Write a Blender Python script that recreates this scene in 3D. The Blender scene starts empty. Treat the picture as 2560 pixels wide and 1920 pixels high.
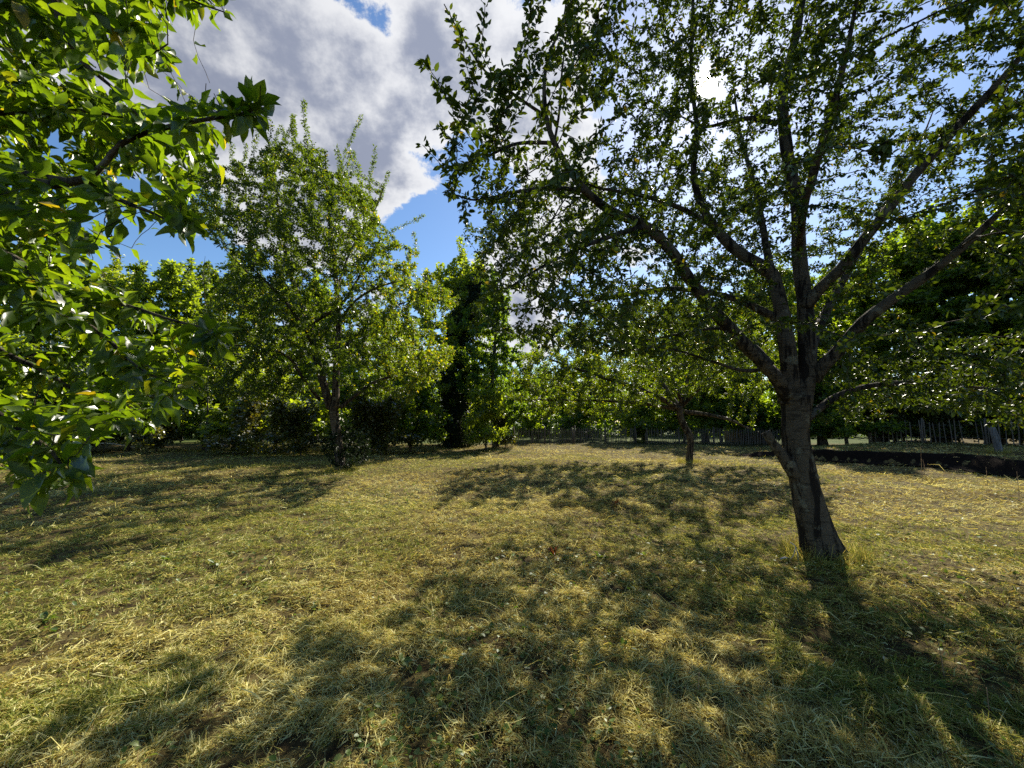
import bpy, math
import numpy as np
from mathutils import Vector

# ------------------------------------------------------------------ camera, sky, sun, exposure
SC = bpy.context.scene
COL = SC.collection
CAM_H, PITCH, F = 1.55, math.radians(5.43), 1000.0        # F in photo pixels (photo 2560 x 1920)
cam = bpy.data.cameras.new('camera'); cam.sensor_width = 36.0; cam.lens = 36.0 * F / 2560
cam.clip_start = 0.05; cam.clip_end = 3000
camo = bpy.data.objects.new('camera', cam); COL.objects.link(camo)
camo.location = (0, 0, CAM_H); camo.rotation_euler = (math.pi / 2 + PITCH, 0, 0)
SC.camera = camo

SUN_EL, SUN_AZ = math.radians(38.7), math.radians(27.7)   # azimuth measured from +Y towards +X
SDIR = np.array([math.sin(SUN_AZ) * math.cos(SUN_EL), math.cos(SUN_AZ) * math.cos(SUN_EL), math.sin(SUN_EL)])
sun = bpy.data.lights.new('sun', 'SUN'); sun.energy = 5.0; sun.angle = math.radians(0.5); sun.color = (1.0, 0.93, 0.78)
suno = bpy.data.objects.new('sun', sun); COL.objects.link(suno)
suno.rotation_euler = Vector(SDIR).to_track_quat('Z', 'Y').to_euler(); suno.location = (0, 0, 30)

SC.view_settings.view_transform = 'Standard'; SC.view_settings.look = 'None'
SC.view_settings.gamma = 1.0; SC.view_settings.exposure = 0.95
SC.render.engine = 'CYCLES'
cy = SC.cycles
cy.max_bounces = 7; cy.diffuse_bounces = 2; cy.glossy_bounces = 2; cy.transmission_bounces = 3; cy.transparent_max_bounces = 4
cy.caustics_reflective = False; cy.caustics_refractive = False; cy.use_denoising = False
cy.sample_clamp_indirect = 6.0

CP, SP = math.cos(PITCH), math.sin(PITCH)
def ray(u, v):
    """world direction through photo pixel (u, v), scaled so that y = 1"""
    x, y = (u - 1280) / F, (960 - v) / F
    d = np.array([x, CP - y * SP, SP + y * CP]); return d / d[1]
def P(u, v, Y): d = ray(u, v) * Y; return np.array([d[0], d[1], d[2] + CAM_H])
def project(p):
    q = p - np.array([0, 0, CAM_H]); fwd = q[:, 1] * CP + q[:, 2] * SP; up = q[:, 2] * CP - q[:, 1] * SP
    f = np.where(np.abs(fwd) < 1e-4, 1e-4, fwd)
    return np.stack([1280 + F * q[:, 0] / f, 960 - F * up / f, fwd], 1)

# ---- sky
W = bpy.data.worlds.new('World'); SC.world = W; W.use_nodes = True
def build_world():
    nt = W.node_tree; nt.nodes.clear(); N = nt.nodes.new; L = nt.links.new
    def M(op, a, b=None, c=None, clamp=False):
        n = N('ShaderNodeMath'); n.operation = op; n.use_clamp = clamp
        for i, x in enumerate((a, b, c)):
            if x is None: continue
            if isinstance(x, (int, float)): n.inputs[i].default_value = x
            else: L(x, n.inputs[i])
        return n.outputs[0]
    def MR(x, a, b, c=0.0, d=1.0):
        n = N('ShaderNodeMapRange'); n.interpolation_type = 'SMOOTHSTEP'; L(x, n.inputs[0])
        for i, q in enumerate((a, b, c, d)): n.inputs[i + 1].default_value = q
        return n.outputs[0]
    tc = N('ShaderNodeTexCoord').outputs['Generated']
    def dot(vec):
        n = N('ShaderNodeVectorMath'); n.operation = 'DOT_PRODUCT'; L(tc, n.inputs[0]); n.inputs[1].default_value = tuple(vec); return n.outputs['Value']
    sky = N('ShaderNodeTexSky'); sky.sky_type = 'NISHITA'; sky.sun_disc = False
    sky.sun_elevation = SUN_EL; sky.sun_rotation = SUN_AZ; sky.altitude = 200; sky.air_density = 1.0; sky.dust_density = 0.4; sky.ozone_density = 3.0
    hs = N('ShaderNodeHueSaturation'); hs.inputs['Saturation'].default_value = 1.12; L(sky.outputs[0], hs.inputs['Color'])
    bs = N('ShaderNodeBackground'); L(hs.outputs[0], bs.inputs[0]); bs.inputs[1].default_value = 0.085
    # flat cloud deck: direction projected on a plane overhead
    sep = N('ShaderNodeSeparateXYZ'); L(tc, sep.inputs[0])
    z = M('ADD', M('MAXIMUM', sep.outputs[2], 0.0), 0.55)
    cb = N('ShaderNodeCombineXYZ'); L(M('DIVIDE', sep.outputs[0], z), cb.inputs[0]); L(M('DIVIDE', sep.outputs[1], z), cb.inputs[1])
    def noise(scale, detail, rough, off, dist=0.0):
        mp = N('ShaderNodeMapping'); mp.inputs['Location'].default_value = off; L(cb.outputs[0], mp.inputs[0])
        n = N('ShaderNodeTexNoise'); L(mp.outputs[0], n.inputs['Vector']); n.inputs['Scale'].default_value = scale
        n.inputs['Detail'].default_value = detail; n.inputs['Roughness'].default_value = rough; n.inputs['Distortion'].default_value = dist
        return n.outputs[0]
    big = noise(4.6, 13, 0.64, (3.1, 1.7, 0), 0.0)
    # where the cloud masses stand in the sky (direction, angular size, weight)
    cov = M('MULTIPLY', M('SUBTRACT', big, 0.5), 3.6)
    def bump(u, v, rad, w):
        d = ray(u, v); d = d / np.linalg.norm(d)
        return M('MULTIPLY', MR(dot(d), math.cos(math.radians(rad)), math.cos(math.radians(rad * 0.25))), w)
    for b in ((760, 120, 26, .75), (560, 250, 22, .65), (930, 330, 12, .60), (1330, 330, 20, .45), (1500, 250, 14, .25), (1250, 760, 10, .5),
              (330, 620, 17, -.75), (1085, 520, 13, -.85), (1090, 330, 7, -.6), (900, 80, 7, -.75), (640, 60, 5, -.35), (2150, 420, 30, -.35), (60, 500, 20, -.2), (1640, 430, 9, -.3), (1768, 208, 16, -1.2), (2300, 300, 26, -.35)):
        cov = M('ADD', cov, bump(*b))
    # unseen sky behind the camera and overhead set clear blue to deepen shade
    back = np.array([0, -1, .45]); back = back / np.linalg.norm(back)
    cov = M('ADD', cov, M('MULTIPLY', MR(dot(back), -0.25, 0.35), -2.5))
    dens = MR(cov, 0.0, 0.22)
    thick = MR(cov, 0.20, 1.0)
    fine = noise(6.5, 9, 0.6, (0.3, 5.2, 0), 0.0)
    tk = M('MULTIPLY', thick, MR(fine, 0.36, 0.60), None)
    near = MR(dot(SDIR), 0.55, 1.0)
    ramp = N('ShaderNodeMix'); ramp.data_type = 'RGBA'; L(tk, ramp.inputs[0])
    ramp.inputs[6].default_value = (0.80, 0.81, 0.84, 1); ramp.inputs[7].default_value = (0.30, 0.335, 0.44, 1)
    bc = N('ShaderNodeBackground'); L(ramp.outputs[2], bc.inputs[0])
    L(M('ADD', 0.50, M('MULTIPLY', near, 0.10)), bc.inputs[1])
    mx = N('ShaderNodeMixShader'); L(dens, mx.inputs[0]); L(bs.outputs[0], mx.inputs[1]); L(bc.outputs[0], mx.inputs[2])
    # the sun's own disc with the bright aureole round it
    ds = dot(SDIR)
    disc = MR(ds, math.cos(math.radians(0.95)), math.cos(math.radians(0.6)))
    au = M('POWER', M('MAXIMUM', ds, 0.0), 5000.0)
    bd = N('ShaderNodeBackground'); bd.inputs[0].default_value = (1.0, 0.93, 0.80, 1)
    L(M('ADD', M('MULTIPLY', disc, 60.0), M('MULTIPLY', au, 1.5)), bd.inputs[1])
    ad = N('ShaderNodeAddShader'); L(mx.outputs[0], ad.inputs[0]); L(bd.outputs[0], ad.inputs[1])
    out = N('ShaderNodeOutputWorld'); L(ad.outputs[0], out.inputs[0])
build_world()
W.cycles.sampling_method = 'MANUAL'; W.cycles.sample_map_resolution = 1024

# ------------------------------------------------------------------ helpers
R = np.random.default_rng(7)
def tag(o, label=None, cat=None, group=None, kind=None):
    for k, x in (('label', label), ('category', cat), ('group', group), ('kind', kind)):
        if x: o[k] = x
    return o
def empty(name, loc, label, cat, group=None):
    o = bpy.data.objects.new(name, None); COL.objects.link(o); o.location = tuple(loc); o.empty_display_size = 0.2
    return tag(o, label, cat, group)
def mk(name, V, faces, totals, mat, parent=None, smooth=True, tone=None, origin=None):
    """one mesh object out of flat arrays; V in world space, origin = the thing's base"""
    V = np.asarray(V, np.float32).reshape(-1, 3)
    if parent is not None: V = V - np.array(parent.location, np.float32)
    elif origin is not None: V = V - np.asarray(origin, np.float32)
    me = bpy.data.meshes.new(name); faces = np.asarray(faces, np.int32).ravel(); totals = np.asarray(totals, np.int32)
    me.vertices.add(len(V)); me.vertices.foreach_set('co', V.ravel())
    me.loops.add(len(faces)); me.loops.foreach_set('vertex_index', faces)
    me.polygons.add(len(totals)); st = np.zeros(len(totals), np.int32); st[1:] = np.cumsum(totals)[:-1]
    me.polygons.foreach_set('loop_start', st)
    me.polygons.foreach_set('use_smooth', np.full(len(totals), smooth, bool))
    if tone is not None:
        a = me.attributes.new('tone', 'FLOAT', 'FACE'); a.data.foreach_set('value', np.asarray(tone, np.float32))
    me.materials.append(mat); me.update(calc_edges=True)
    o = bpy.data.objects.new(name, me); COL.objects.link(o)
    if parent is not None: o.parent = parent
    elif origin is not None: o.location = tuple(origin)
    return o
class MB:
    """collects boxes and tubes for one mesh"""
    def __init__(s): s.V, s.F, s.T, s.n = [], [], [], 0
    def add(s, V, F, T):
        s.V.append(np.asarray(V, float)); s.F.append(np.asarray(F).ravel() + s.n); s.T.append(np.asarray(T)); s.n += len(V)
    def box(s, c, size, rot=None, taper=1.0):
        h = np.array(size) / 2
        v = np.array([[x, y, z] for z in (-1, 1) for y in (-1, 1) for x in (-1, 1)], float)
        v[4:, :2] *= taper; v = v * h
        if rot is not None: v = v @ np.asarray(rot).T
        s.add(v + np.array(c), [0, 2, 3, 1, 4, 5, 7, 6, 0, 1, 5, 4, 2, 6, 7, 3, 0, 4, 6, 2, 1, 3, 7, 5], [4] * 6)
    def tube(s, pts, rad, n=8, cap=True, rough=0.0, seed=0):
        pts = np.asarray(pts, float); rad = np.broadcast_to(np.asarray(rad, float), (len(pts),))
        t = np.gradient(pts, axis=0); t /= np.linalg.norm(t, axis=1)[:, None] + 1e-12
        a = np.array([1.0, 0, 0]) if abs(t[0][0]) < 0.8 else np.array([0, 1.0, 0])
        nrm = []; x = a - t[0] * (a @ t[0]); x /= np.linalg.norm(x)
        for k in range(len(pts)):
            x = x - t[k] * (x @ t[k]); x = x / (np.linalg.norm(x) + 1e-12); nrm.append(x)
        nrm = np.array(nrm); b = np.cross(t, nrm)
        ang = np.arange(n) * 2 * math.pi / n
        ring = nrm[:, None, :] * np.cos(ang)[None, :, None] + b[:, None, :] * np.sin(ang)[None, :, None]
        rr = np.repeat(rad[:, None], n, 1)
        V = pts[:, None, :] + ring * rr[:, :, None]
        if rough:
            q = V.reshape(-1, 3)
            k = (vn3(q * np.array([7, 7, 2.2]), seed) - .5) * 1.0 + (vn3(q * np.array([22, 22, 9.]), seed + 1) - .5) * .5
            V = V + ring * (rr * rough * k.reshape(rr.shape))[:, :, None]
        m = len(pts); i = np.arange(m - 1)[:, None] * n; j = np.arange(n)[None, :]; j2 = (j + 1) % n
        F = np.stack([i + j, i + j2, i + n + j2, i + n + j], -1).reshape(-1, 4)
        F = F.ravel(); T = [4] * ((m - 1) * n)
        if cap:
            F = np.concatenate([F, np.arange(n)[::-1], (m - 1) * n + np.arange(n)]); T = T + [n, n]
        s.add(V.reshape(-1, 3), F, T)
    def prisms(s, A, B, ra, rb, n=3):
        """many thin separate twig segments at once"""
        if not len(A): return
        t = B - A; t = t / (np.linalg.norm(t, axis=1)[:, None] + 1e-9)
        a = np.where(np.abs(t[:, :1]) < .8, np.array([[1., 0, 0]]), np.array([[0, 1., 0]]))
        x = np.cross(t, a); x /= np.linalg.norm(x, axis=1)[:, None] + 1e-9; y = np.cross(t, x)
        ang = np.arange(n) * 2 * math.pi / n
        ring = x[:, None] * np.cos(ang)[None, :, None] + y[:, None] * np.sin(ang)[None, :, None]
        V = np.concatenate([A[:, None] + ring * ra[:, None, None], B[:, None] + t[:, None] * ra[:, None, None] * .4 + ring * rb[:, None, None]], 1)
        base = (np.arange(len(A)) * 2 * n)[:, None, None]; j = np.arange(n); j2 = (j + 1) % n
        F = base + np.stack([j, j2, j2 + n, j + n], 1)[None]
        s.add(V.reshape(-1, 3), F.ravel(), [4] * (len(A) * n))
    def build(s, name, mat, parent=None, smooth=True, origin=None):
        return mk(name, np.concatenate(s.V), np.concatenate(s.F), np.concatenate(s.T), mat, parent, smooth, origin=origin)

def _h(ix, iy, iz, seed):
    n = (ix.astype(np.int64) * 374761393 + iy.astype(np.int64) * 668265263 + iz.astype(np.int64) * 2147483647 + seed * 1274126177) & 0xFFFFFFFF
    n = ((n ^ (n >> 13)) * 1274126177) & 0xFFFFFFFF; n = n ^ (n >> 16)
    return (n & 0xFFFFFF) / float(0xFFFFFF)
def vn3(p, seed=0):
    p = np.asarray(p, float); i = np.floor(p).astype(np.int64); f = p - i; f = f * f * (3 - 2 * f); r = 0
    for dx in (0, 1):
        for dy in (0, 1):
            for dz in (0, 1):
                w = (f[:, 0] if dx else 1 - f[:, 0]) * (f[:, 1] if dy else 1 - f[:, 1]) * (f[:, 2] if dz else 1 - f[:, 2])
                r = r + w * _h(i[:, 0] + dx, i[:, 1] + dy, i[:, 2] + dz, seed)
    return r
def vn2(x, y, seed=0): return vn3(np.stack([x, y, np.zeros_like(x)], 1), seed)
def smooth(x, a, b): t = np.clip((x - a) / (b - a), 0, 1); return t * t * (3 - 2 * t)
def unit(v): return v / (np.linalg.norm(v, axis=-1, keepdims=True) + 1e-9)

# ------------------------------------------------------------------ materials
def newmat(name):
    m = bpy.data.materials.new(name); m.use_nodes = True; m.node_tree.nodes.clear(); return m, m.node_tree.nodes.new, m.node_tree.links.new
def ramp(N, stops, interp='LINEAR'):
    r = N('ShaderNodeValToRGB'); cr = r.color_ramp; cr.interpolation = interp
    while len(cr.elements) < len(stops): cr.elements.new(0.5)
    for e, (p, c) in zip(cr.elements, stops): e.position = p; e.color = (*c, 1)
    return r
def leaf_mat(name, stops, trans=0.5, tgain=(1.5, 1.5, 0.55), gloss=0.06, rough=0.33, objvar=0.0, blotch=0.0):
    """thin leaf: reflects a little, lets a yellow-green part of the light through; tone varies leaf by leaf"""
    m, N, L = newmat(name)
    at = N('ShaderNodeAttribute'); at.attribute_name = 'tone'
    r = ramp(N, stops); L(at.outputs['Fac'], r.inputs[0]); col = r.outputs[0]
    if objvar:
        oi = N('ShaderNodeObjectInfo'); hs = N('ShaderNodeHueSaturation'); L(col, hs.inputs['Color'])
        mr = N('ShaderNodeMapRange'); L(oi.outputs['Random'], mr.inputs[0]); mr.inputs[3].default_value = 1 - objvar; mr.inputs[4].default_value = 1 + objvar
        L(mr.outputs[0], hs.inputs['Value'])
        m2 = N('ShaderNodeMapRange'); L(oi.outputs['Random'], m2.inputs[0]); m2.inputs[3].default_value = .52; m2.inputs[4].default_value = .48
        L(m2.outputs[0], hs.inputs['Hue']); col = hs.outputs[0]
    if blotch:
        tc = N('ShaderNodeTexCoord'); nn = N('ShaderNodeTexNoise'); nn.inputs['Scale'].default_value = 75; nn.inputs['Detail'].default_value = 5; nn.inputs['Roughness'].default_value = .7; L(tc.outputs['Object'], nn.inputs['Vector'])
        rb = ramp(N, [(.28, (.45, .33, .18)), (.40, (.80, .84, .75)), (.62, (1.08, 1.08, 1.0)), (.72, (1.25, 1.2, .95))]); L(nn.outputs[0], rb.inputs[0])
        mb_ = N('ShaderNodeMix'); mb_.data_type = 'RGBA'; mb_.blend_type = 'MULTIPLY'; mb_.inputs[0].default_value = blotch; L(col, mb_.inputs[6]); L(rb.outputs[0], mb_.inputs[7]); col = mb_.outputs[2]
    df = N('ShaderNodeBsdfDiffuse'); L(col, df.inputs[0])
    mu = N('ShaderNodeMix'); mu.data_type = 'RGBA'; mu.blend_type = 'MULTIPLY'; mu.inputs[0].default_value = 1; L(col, mu.inputs[6]); mu.inputs[7].default_value = (*tgain, 1)
    tr = N('ShaderNodeBsdfTranslucent'); L(mu.outputs[2], tr.inputs[0])
    mx = N('ShaderNodeMixShader'); mx.inputs[0].default_value = trans; L(df.outputs[0], mx.inputs[1]); L(tr.outputs[0], mx.inputs[2])
    gl = N('ShaderNodeBsdfGlossy'); gl.inputs['Roughness'].default_value = rough; gl.inputs[0].default_value = (1, 1, 1, 1)
    fr = N('ShaderNodeLayerWeight'); fr.inputs[0].default_value = 0.25
    ml = N('ShaderNodeMath'); ml.operation = 'MULTIPLY_ADD'; L(fr.outputs['Fresnel'], ml.inputs[0]); ml.inputs[1].default_value = gloss * 2.2; ml.inputs[2].default_value = gloss * 0.4
    m2 = N('ShaderNodeMixShader'); L(ml.outputs[0], m2.inputs[0]); L(mx.outputs[0], m2.inputs[1]); L(gl.outputs[0], m2.inputs[2])
    o = N('ShaderNodeOutputMaterial'); L(m2.outputs[0], o.inputs[0]); return m
def bark_mat(name, dark, light, lichen, scale=1.0, bands=True):
    m, N, L = newmat(name)
    tc = N('ShaderNodeTexCoord')
    def nz(sx, sz, sc, det=6, ro=.6, dist=0.):
        mp = N('ShaderNodeMapping'); mp.inputs['Scale'].default_value = (sx, sx, sz); L(tc.outputs['Object'], mp.inputs[0])
        n = N('ShaderNodeTexNoise'); n.inputs['Scale'].default_value = sc * scale; n.inputs['Detail'].default_value = det; n.inputs['Roughness'].default_value = ro; n.inputs['Distortion'].default_value = dist
        L(mp.outputs[0], n.inputs['Vector']); return n.outputs[0]
    crack = nz(1, .16, 11, 5, .6, .6)              # long cracks up the stem
    band = nz(.35, 2.6, 14, 4, .6)                 # short bands across it
    fine = nz(1, 1, 60, 4)
    blot = nz(1, 1, 5, 5, .65)
    def MX(f, a, b, bt='MIX', fac=None):
        n = N('ShaderNodeMix'); n.data_type = 'RGBA'; n.blend_type = bt
        if fac is None: L(f, n.inputs[0])
        else: n.inputs[0].default_value = fac
        for i, x in ((6, a), (7, b)):
            if isinstance(x, tuple): n.inputs[i].default_value = (*x, 1)
            else: L(x, n.inputs[i])
        return n.outputs[2]
    def st(x, a, b):
        n = N('ShaderNodeMapRange'); n.interpolation_type = 'SMOOTHSTEP'; L(x, n.inputs[0]); n.inputs[1].default_value = a; n.inputs[2].default_value = b; return n.outputs[0]
    c = MX(st(fine, .35, .65), tuple(x * .8 for x in light), light)
    if bands: c = MX(st(band, .52, .62), c, tuple(x * .45 for x in light))
    c = MX(st(crack, .56, .44), c, dark) if False else MX(st(crack, .50, .58), c, dark)
    c = MX(st(blot, .58, .66), c, lichen)
    bs = N('ShaderNodeBsdfPrincipled'); L(c, bs.inputs['Base Color']); bs.inputs['Roughness'].default_value = .9; bs.inputs['Specular IOR Level'].default_value = .2
    ad = N('ShaderNodeMath'); ad.operation = 'MULTIPLY_ADD'; L(st(crack, .48, .60), ad.inputs[0]); ad.inputs[1].default_value = -1.2; L(fine, ad.inputs[2])
    bu = N('ShaderNodeBump'); bu.inputs['Strength'].default_value = .7; bu.inputs['Distance'].default_value = .02; L(ad.outputs[0], bu.inputs['Height']); L(bu.outputs[0], bs.inputs['Normal'])
    o = N('ShaderNodeOutputMaterial'); L(bs.outputs[0], o.inputs[0]); return m
def wood_mat(name, a, b, scale=1.0):
    m, N, L = newmat(name)
    tc = N('ShaderNodeTexCoord'); mp = N('ShaderNodeMapping'); mp.inputs['Scale'].default_value = (1, 1, .08); L(tc.outputs['Object'], mp.inputs[0])
    n = N('ShaderNodeTexNoise'); n.inputs['Scale'].default_value = 30 * scale; n.inputs['Detail'].default_value = 6; L(mp.outputs[0], n.inputs['Vector'])
    r = ramp(N, [(.3, a), (.7, b)]); L(n.outputs[0], r.inputs[0])
    bs = N('ShaderNodeBsdfPrincipled'); L(r.outputs[0], bs.inputs['Base Color']); bs.inputs['Roughness'].default_value = .9
    bu = N('ShaderNodeBump'); bu.inputs['Strength'].default_value = .4; bu.inputs['Distance'].default_value = .01; L(n.outputs[0], bu.inputs['Height']); L(bu.outputs[0], bs.inputs['Normal'])
    o = N('ShaderNodeOutputMaterial'); L(bs.outputs[0], o.inputs[0]); return m

GREEN = [(0, (.030, .055, .012)), (.5, (.055, .095, .014)), (.9, (.095, .135, .018)), (1, (.20, .17, .02))]
M_LEAF = leaf_mat('apple_leaf', GREEN, .4, (1.8, 1.55, .33), .035, .42)
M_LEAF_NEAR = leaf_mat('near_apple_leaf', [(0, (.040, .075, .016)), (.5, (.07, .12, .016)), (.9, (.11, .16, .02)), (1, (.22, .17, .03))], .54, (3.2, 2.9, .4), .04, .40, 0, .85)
M_LEAF_MID = leaf_mat('plum_leaf', [(0, (.035, .06, .014)), (.5, (.062, .10, .016)), (.88, (.10, .14, .018)), (1, (.24, .21, .02))], .56, (3.2, 2.8, .42), .03, .45)
M_LEAF_BG = leaf_mat('hedgerow_leaf', [(0, (.04, .065, .018)), (.5, (.08, .125, .024)), (1, (.13, .18, .03))], .6, (4.4, 3.8, .55), .025, .5, .25)
M_IVY = leaf_mat('ivy_leaf', [(0, (.012, .022, .010)), (1, (.028, .042, .014))], .25, (1.3, 1.4, .6), .012, .5)
M_BRAMBLE = leaf_mat('bramble_leaf', [(0, (.05, .045, .014)), (.5, (.075, .10, .022)), (1, (.16, .13, .025))], .5, (2.3, 2.0, .5), .06, .4, .25)
M_HAY = leaf_mat('mown_hay', [(0, (.075, .045, .018)), (.18, (.27, .20, .065)), (.42, (.51, .44, .12)), (.62, (.80, .76, .38)), (.72, (.36, .37, .08)), (1, (.09, .14, .025))],
                 .40, (1.2, 1.08, .7), .012, .5)
M_WEED = leaf_mat('meadow_weed_leaf', [(0, (.06, .11, .025)), (.7, (.12, .18, .04)), (1, (.20, .24, .08))], .4, (1.7, 1.6, .6), .015, .5)
M_DOCK = leaf_mat('dry_dock_leaf', [(0, (.05, .022, .012)), (1, (.13, .06, .025))], .35, (1.6, 1.2, .8), .03)
M_BARK = bark_mat('apple_bark', (.016, .012, .009), (.10, .08, .055), (.15, .14, .10))
M_TWIG = bark_mat('twig_bark', (.02, .015, .012), (.075, .06, .048), (.13, .125, .10), 1.0, False)
M_BARK2 = bark_mat('orchard_bark', (.022, .016, .012), (.12, .09, .06), (.15, .14, .10))
M_BARKBG = bark_mat('hedgerow_bark', (.02, .016, .012), (.10, .08, .06), (.14, .14, .10), .6, False)
M_FENCE = wood_mat('weathered_chestnut', (.05, .04, .03), (.17, .135, .10))
M_POST = wood_mat('grey_post_wood', (.07, .068, .07), (.19, .185, .18))
M_SHED = wood_mat('shed_boards', (.06, .035, .02), (.12, .07, .04))
M_STALK = wood_mat('dry_stalk', (.22, .12, .06), (.40, .27, .14))
M_STICK = wood_mat('bleached_stick', (.35, .30, .24), (.62, .56, .47))

# ------------------------------------------------------------------ ground
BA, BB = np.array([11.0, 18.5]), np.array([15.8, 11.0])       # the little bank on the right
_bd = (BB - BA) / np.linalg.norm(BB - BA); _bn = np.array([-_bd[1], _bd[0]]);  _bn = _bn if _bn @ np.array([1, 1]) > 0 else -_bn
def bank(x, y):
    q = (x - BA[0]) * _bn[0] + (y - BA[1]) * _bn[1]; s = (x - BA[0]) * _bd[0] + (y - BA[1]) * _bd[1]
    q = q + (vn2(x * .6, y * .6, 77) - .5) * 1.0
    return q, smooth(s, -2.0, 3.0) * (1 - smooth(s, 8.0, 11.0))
def height(x, y):
    r = np.hypot(x, y)
    a = (vn2(x * .35, y * .35, 1) - .5) * .16 + (vn2(x * .9, y * .9, 2) - .5) * .07
    b = (vn2(x * 2.8, y * 2.8, 3) - .5) * .055 + (vn2(x * 6.5, y * 6.5, 4) - .5) * .035
    q, w = bank(x, y)
    return a * smooth(r, .5, 3) + b * (1 - smooth(r, 18, 30)) + .42 * smooth(q, -.25, .35) * w * (1 - smooth(r, 45, 90))
def hz(x, y): return float(height(np.array([float(x)]), np.array([float(y)]))[0])
def G(u, v):
    """ground point seen at photo pixel (u, v)"""
    d = ray(u, v); Y = 8.0
    for _ in range(30): Y = (hz(d[0] * Y, Y) - CAM_H) / d[2]
    return np.array([d[0] * Y, Y, hz(d[0] * Y, Y)])
def build_ground():
    n = 520; t = np.linspace(-1, 1, n); w = np.sinh(t * 5.6) / math.sinh(5.6) * 900
    X, Y = np.meshgrid(w, w + 5.0); x, y = X.ravel(), Y.ravel()
    V = np.stack([x, y, height(x, y)], 1)
    i = (np.arange(n - 1)[:, None] * n + np.arange(n - 1)[None]).ravel()
    m, N, L = newmat('meadow_ground')
    tc = N('ShaderNodeTexCoord')
    def nz(s, d=8, ro=.65):
        q = N('ShaderNodeTexNoise'); q.inputs['Scale'].default_value = s; q.inputs['Detail'].default_value = d; q.inputs['Roughness'].default_value = ro; L(tc.outputs['Object'], q.inputs['Vector']); return q.outputs[0]
    r = ramp(N, [(.30, (.022, .015, .009)), (.45, (.06, .043, .018)), (.58, (.15, .115, .042)), (.70, (.06, .075, .018))]); L(nz(9), r.inputs[0])
    far = ramp(N, [(.35, (.04, .065, .014)), (.65, (.085, .10, .025))]); L(nz(.6), far.inputs[0])
    sp = N('ShaderNodeSeparateXYZ'); L(tc.outputs['Object'], sp.inputs[0])
    mr = N('ShaderNodeMapRange'); L(sp.outputs[1], mr.inputs[0]); mr.inputs[1].default_value = 27; mr.inputs[2].default_value = 31
    mx = N('ShaderNodeMix'); mx.data_type = 'RGBA'; L(mr.outputs[0], mx.inputs[0]); L(r.outputs[0], mx.inputs[6]); L(far.outputs[0], mx.inputs[7])
    bs = N('ShaderNodeBsdfPrincipled'); L(mx.outputs[2], bs.inputs['Base Color']); bs.inputs['Roughness'].default_value = .95; bs.inputs['Specular IOR Level'].default_value = .1
    bu = N('ShaderNodeBump'); bu.inputs['Strength'].default_value = .8; bu.inputs['Distance'].default_value = .04; L(nz(26, 8, .7), bu.inputs['Height']); L(bu.outputs[0], bs.inputs['Normal'])
    o = N('ShaderNodeOutputMaterial'); L(bs.outputs[0], o.inputs[0])
    tag(mk('ground', V, np.stack([i, i + 1, i + n + 1, i + n], 1), [4] * len(i), m), kind='structure')
build_ground()

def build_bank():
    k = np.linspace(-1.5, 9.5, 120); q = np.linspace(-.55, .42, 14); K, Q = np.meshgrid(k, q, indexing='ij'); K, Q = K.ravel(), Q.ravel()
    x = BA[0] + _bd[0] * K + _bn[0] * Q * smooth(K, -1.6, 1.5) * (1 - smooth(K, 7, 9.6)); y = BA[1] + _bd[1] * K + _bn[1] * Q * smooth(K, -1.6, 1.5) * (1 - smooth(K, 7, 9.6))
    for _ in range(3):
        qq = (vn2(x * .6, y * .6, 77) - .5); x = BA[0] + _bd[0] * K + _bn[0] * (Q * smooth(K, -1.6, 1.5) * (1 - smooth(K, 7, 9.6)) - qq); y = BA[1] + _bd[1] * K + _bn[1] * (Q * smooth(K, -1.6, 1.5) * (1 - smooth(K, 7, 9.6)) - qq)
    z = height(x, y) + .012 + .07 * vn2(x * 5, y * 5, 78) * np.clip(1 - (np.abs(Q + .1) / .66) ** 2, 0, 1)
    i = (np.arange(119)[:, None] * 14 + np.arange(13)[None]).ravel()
    m, N, L = newmat('soil_and_shade'); n = N('ShaderNodeTexNoise'); n.inputs['Scale'].default_value = 9; n.inputs['Detail'].default_value = 8; n.inputs['Roughness'].default_value = .7  # near-black soil: the shade on the bank is put into its colour
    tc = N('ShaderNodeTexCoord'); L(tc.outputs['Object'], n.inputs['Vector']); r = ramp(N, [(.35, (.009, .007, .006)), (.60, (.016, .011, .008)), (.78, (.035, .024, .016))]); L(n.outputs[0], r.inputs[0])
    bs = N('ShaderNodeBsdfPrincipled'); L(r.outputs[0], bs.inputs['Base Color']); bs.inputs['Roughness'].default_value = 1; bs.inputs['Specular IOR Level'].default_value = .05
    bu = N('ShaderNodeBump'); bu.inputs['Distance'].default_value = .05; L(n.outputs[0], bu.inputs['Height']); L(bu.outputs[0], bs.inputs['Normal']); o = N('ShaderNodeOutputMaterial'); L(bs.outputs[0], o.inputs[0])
    tag(mk('soil_shade_strip', np.stack([x, y, z], 1), np.stack([i, i + 14, i + 15, i + 1], 1), [4] * len(i), m), kind='structure')
build_bank()

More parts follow.
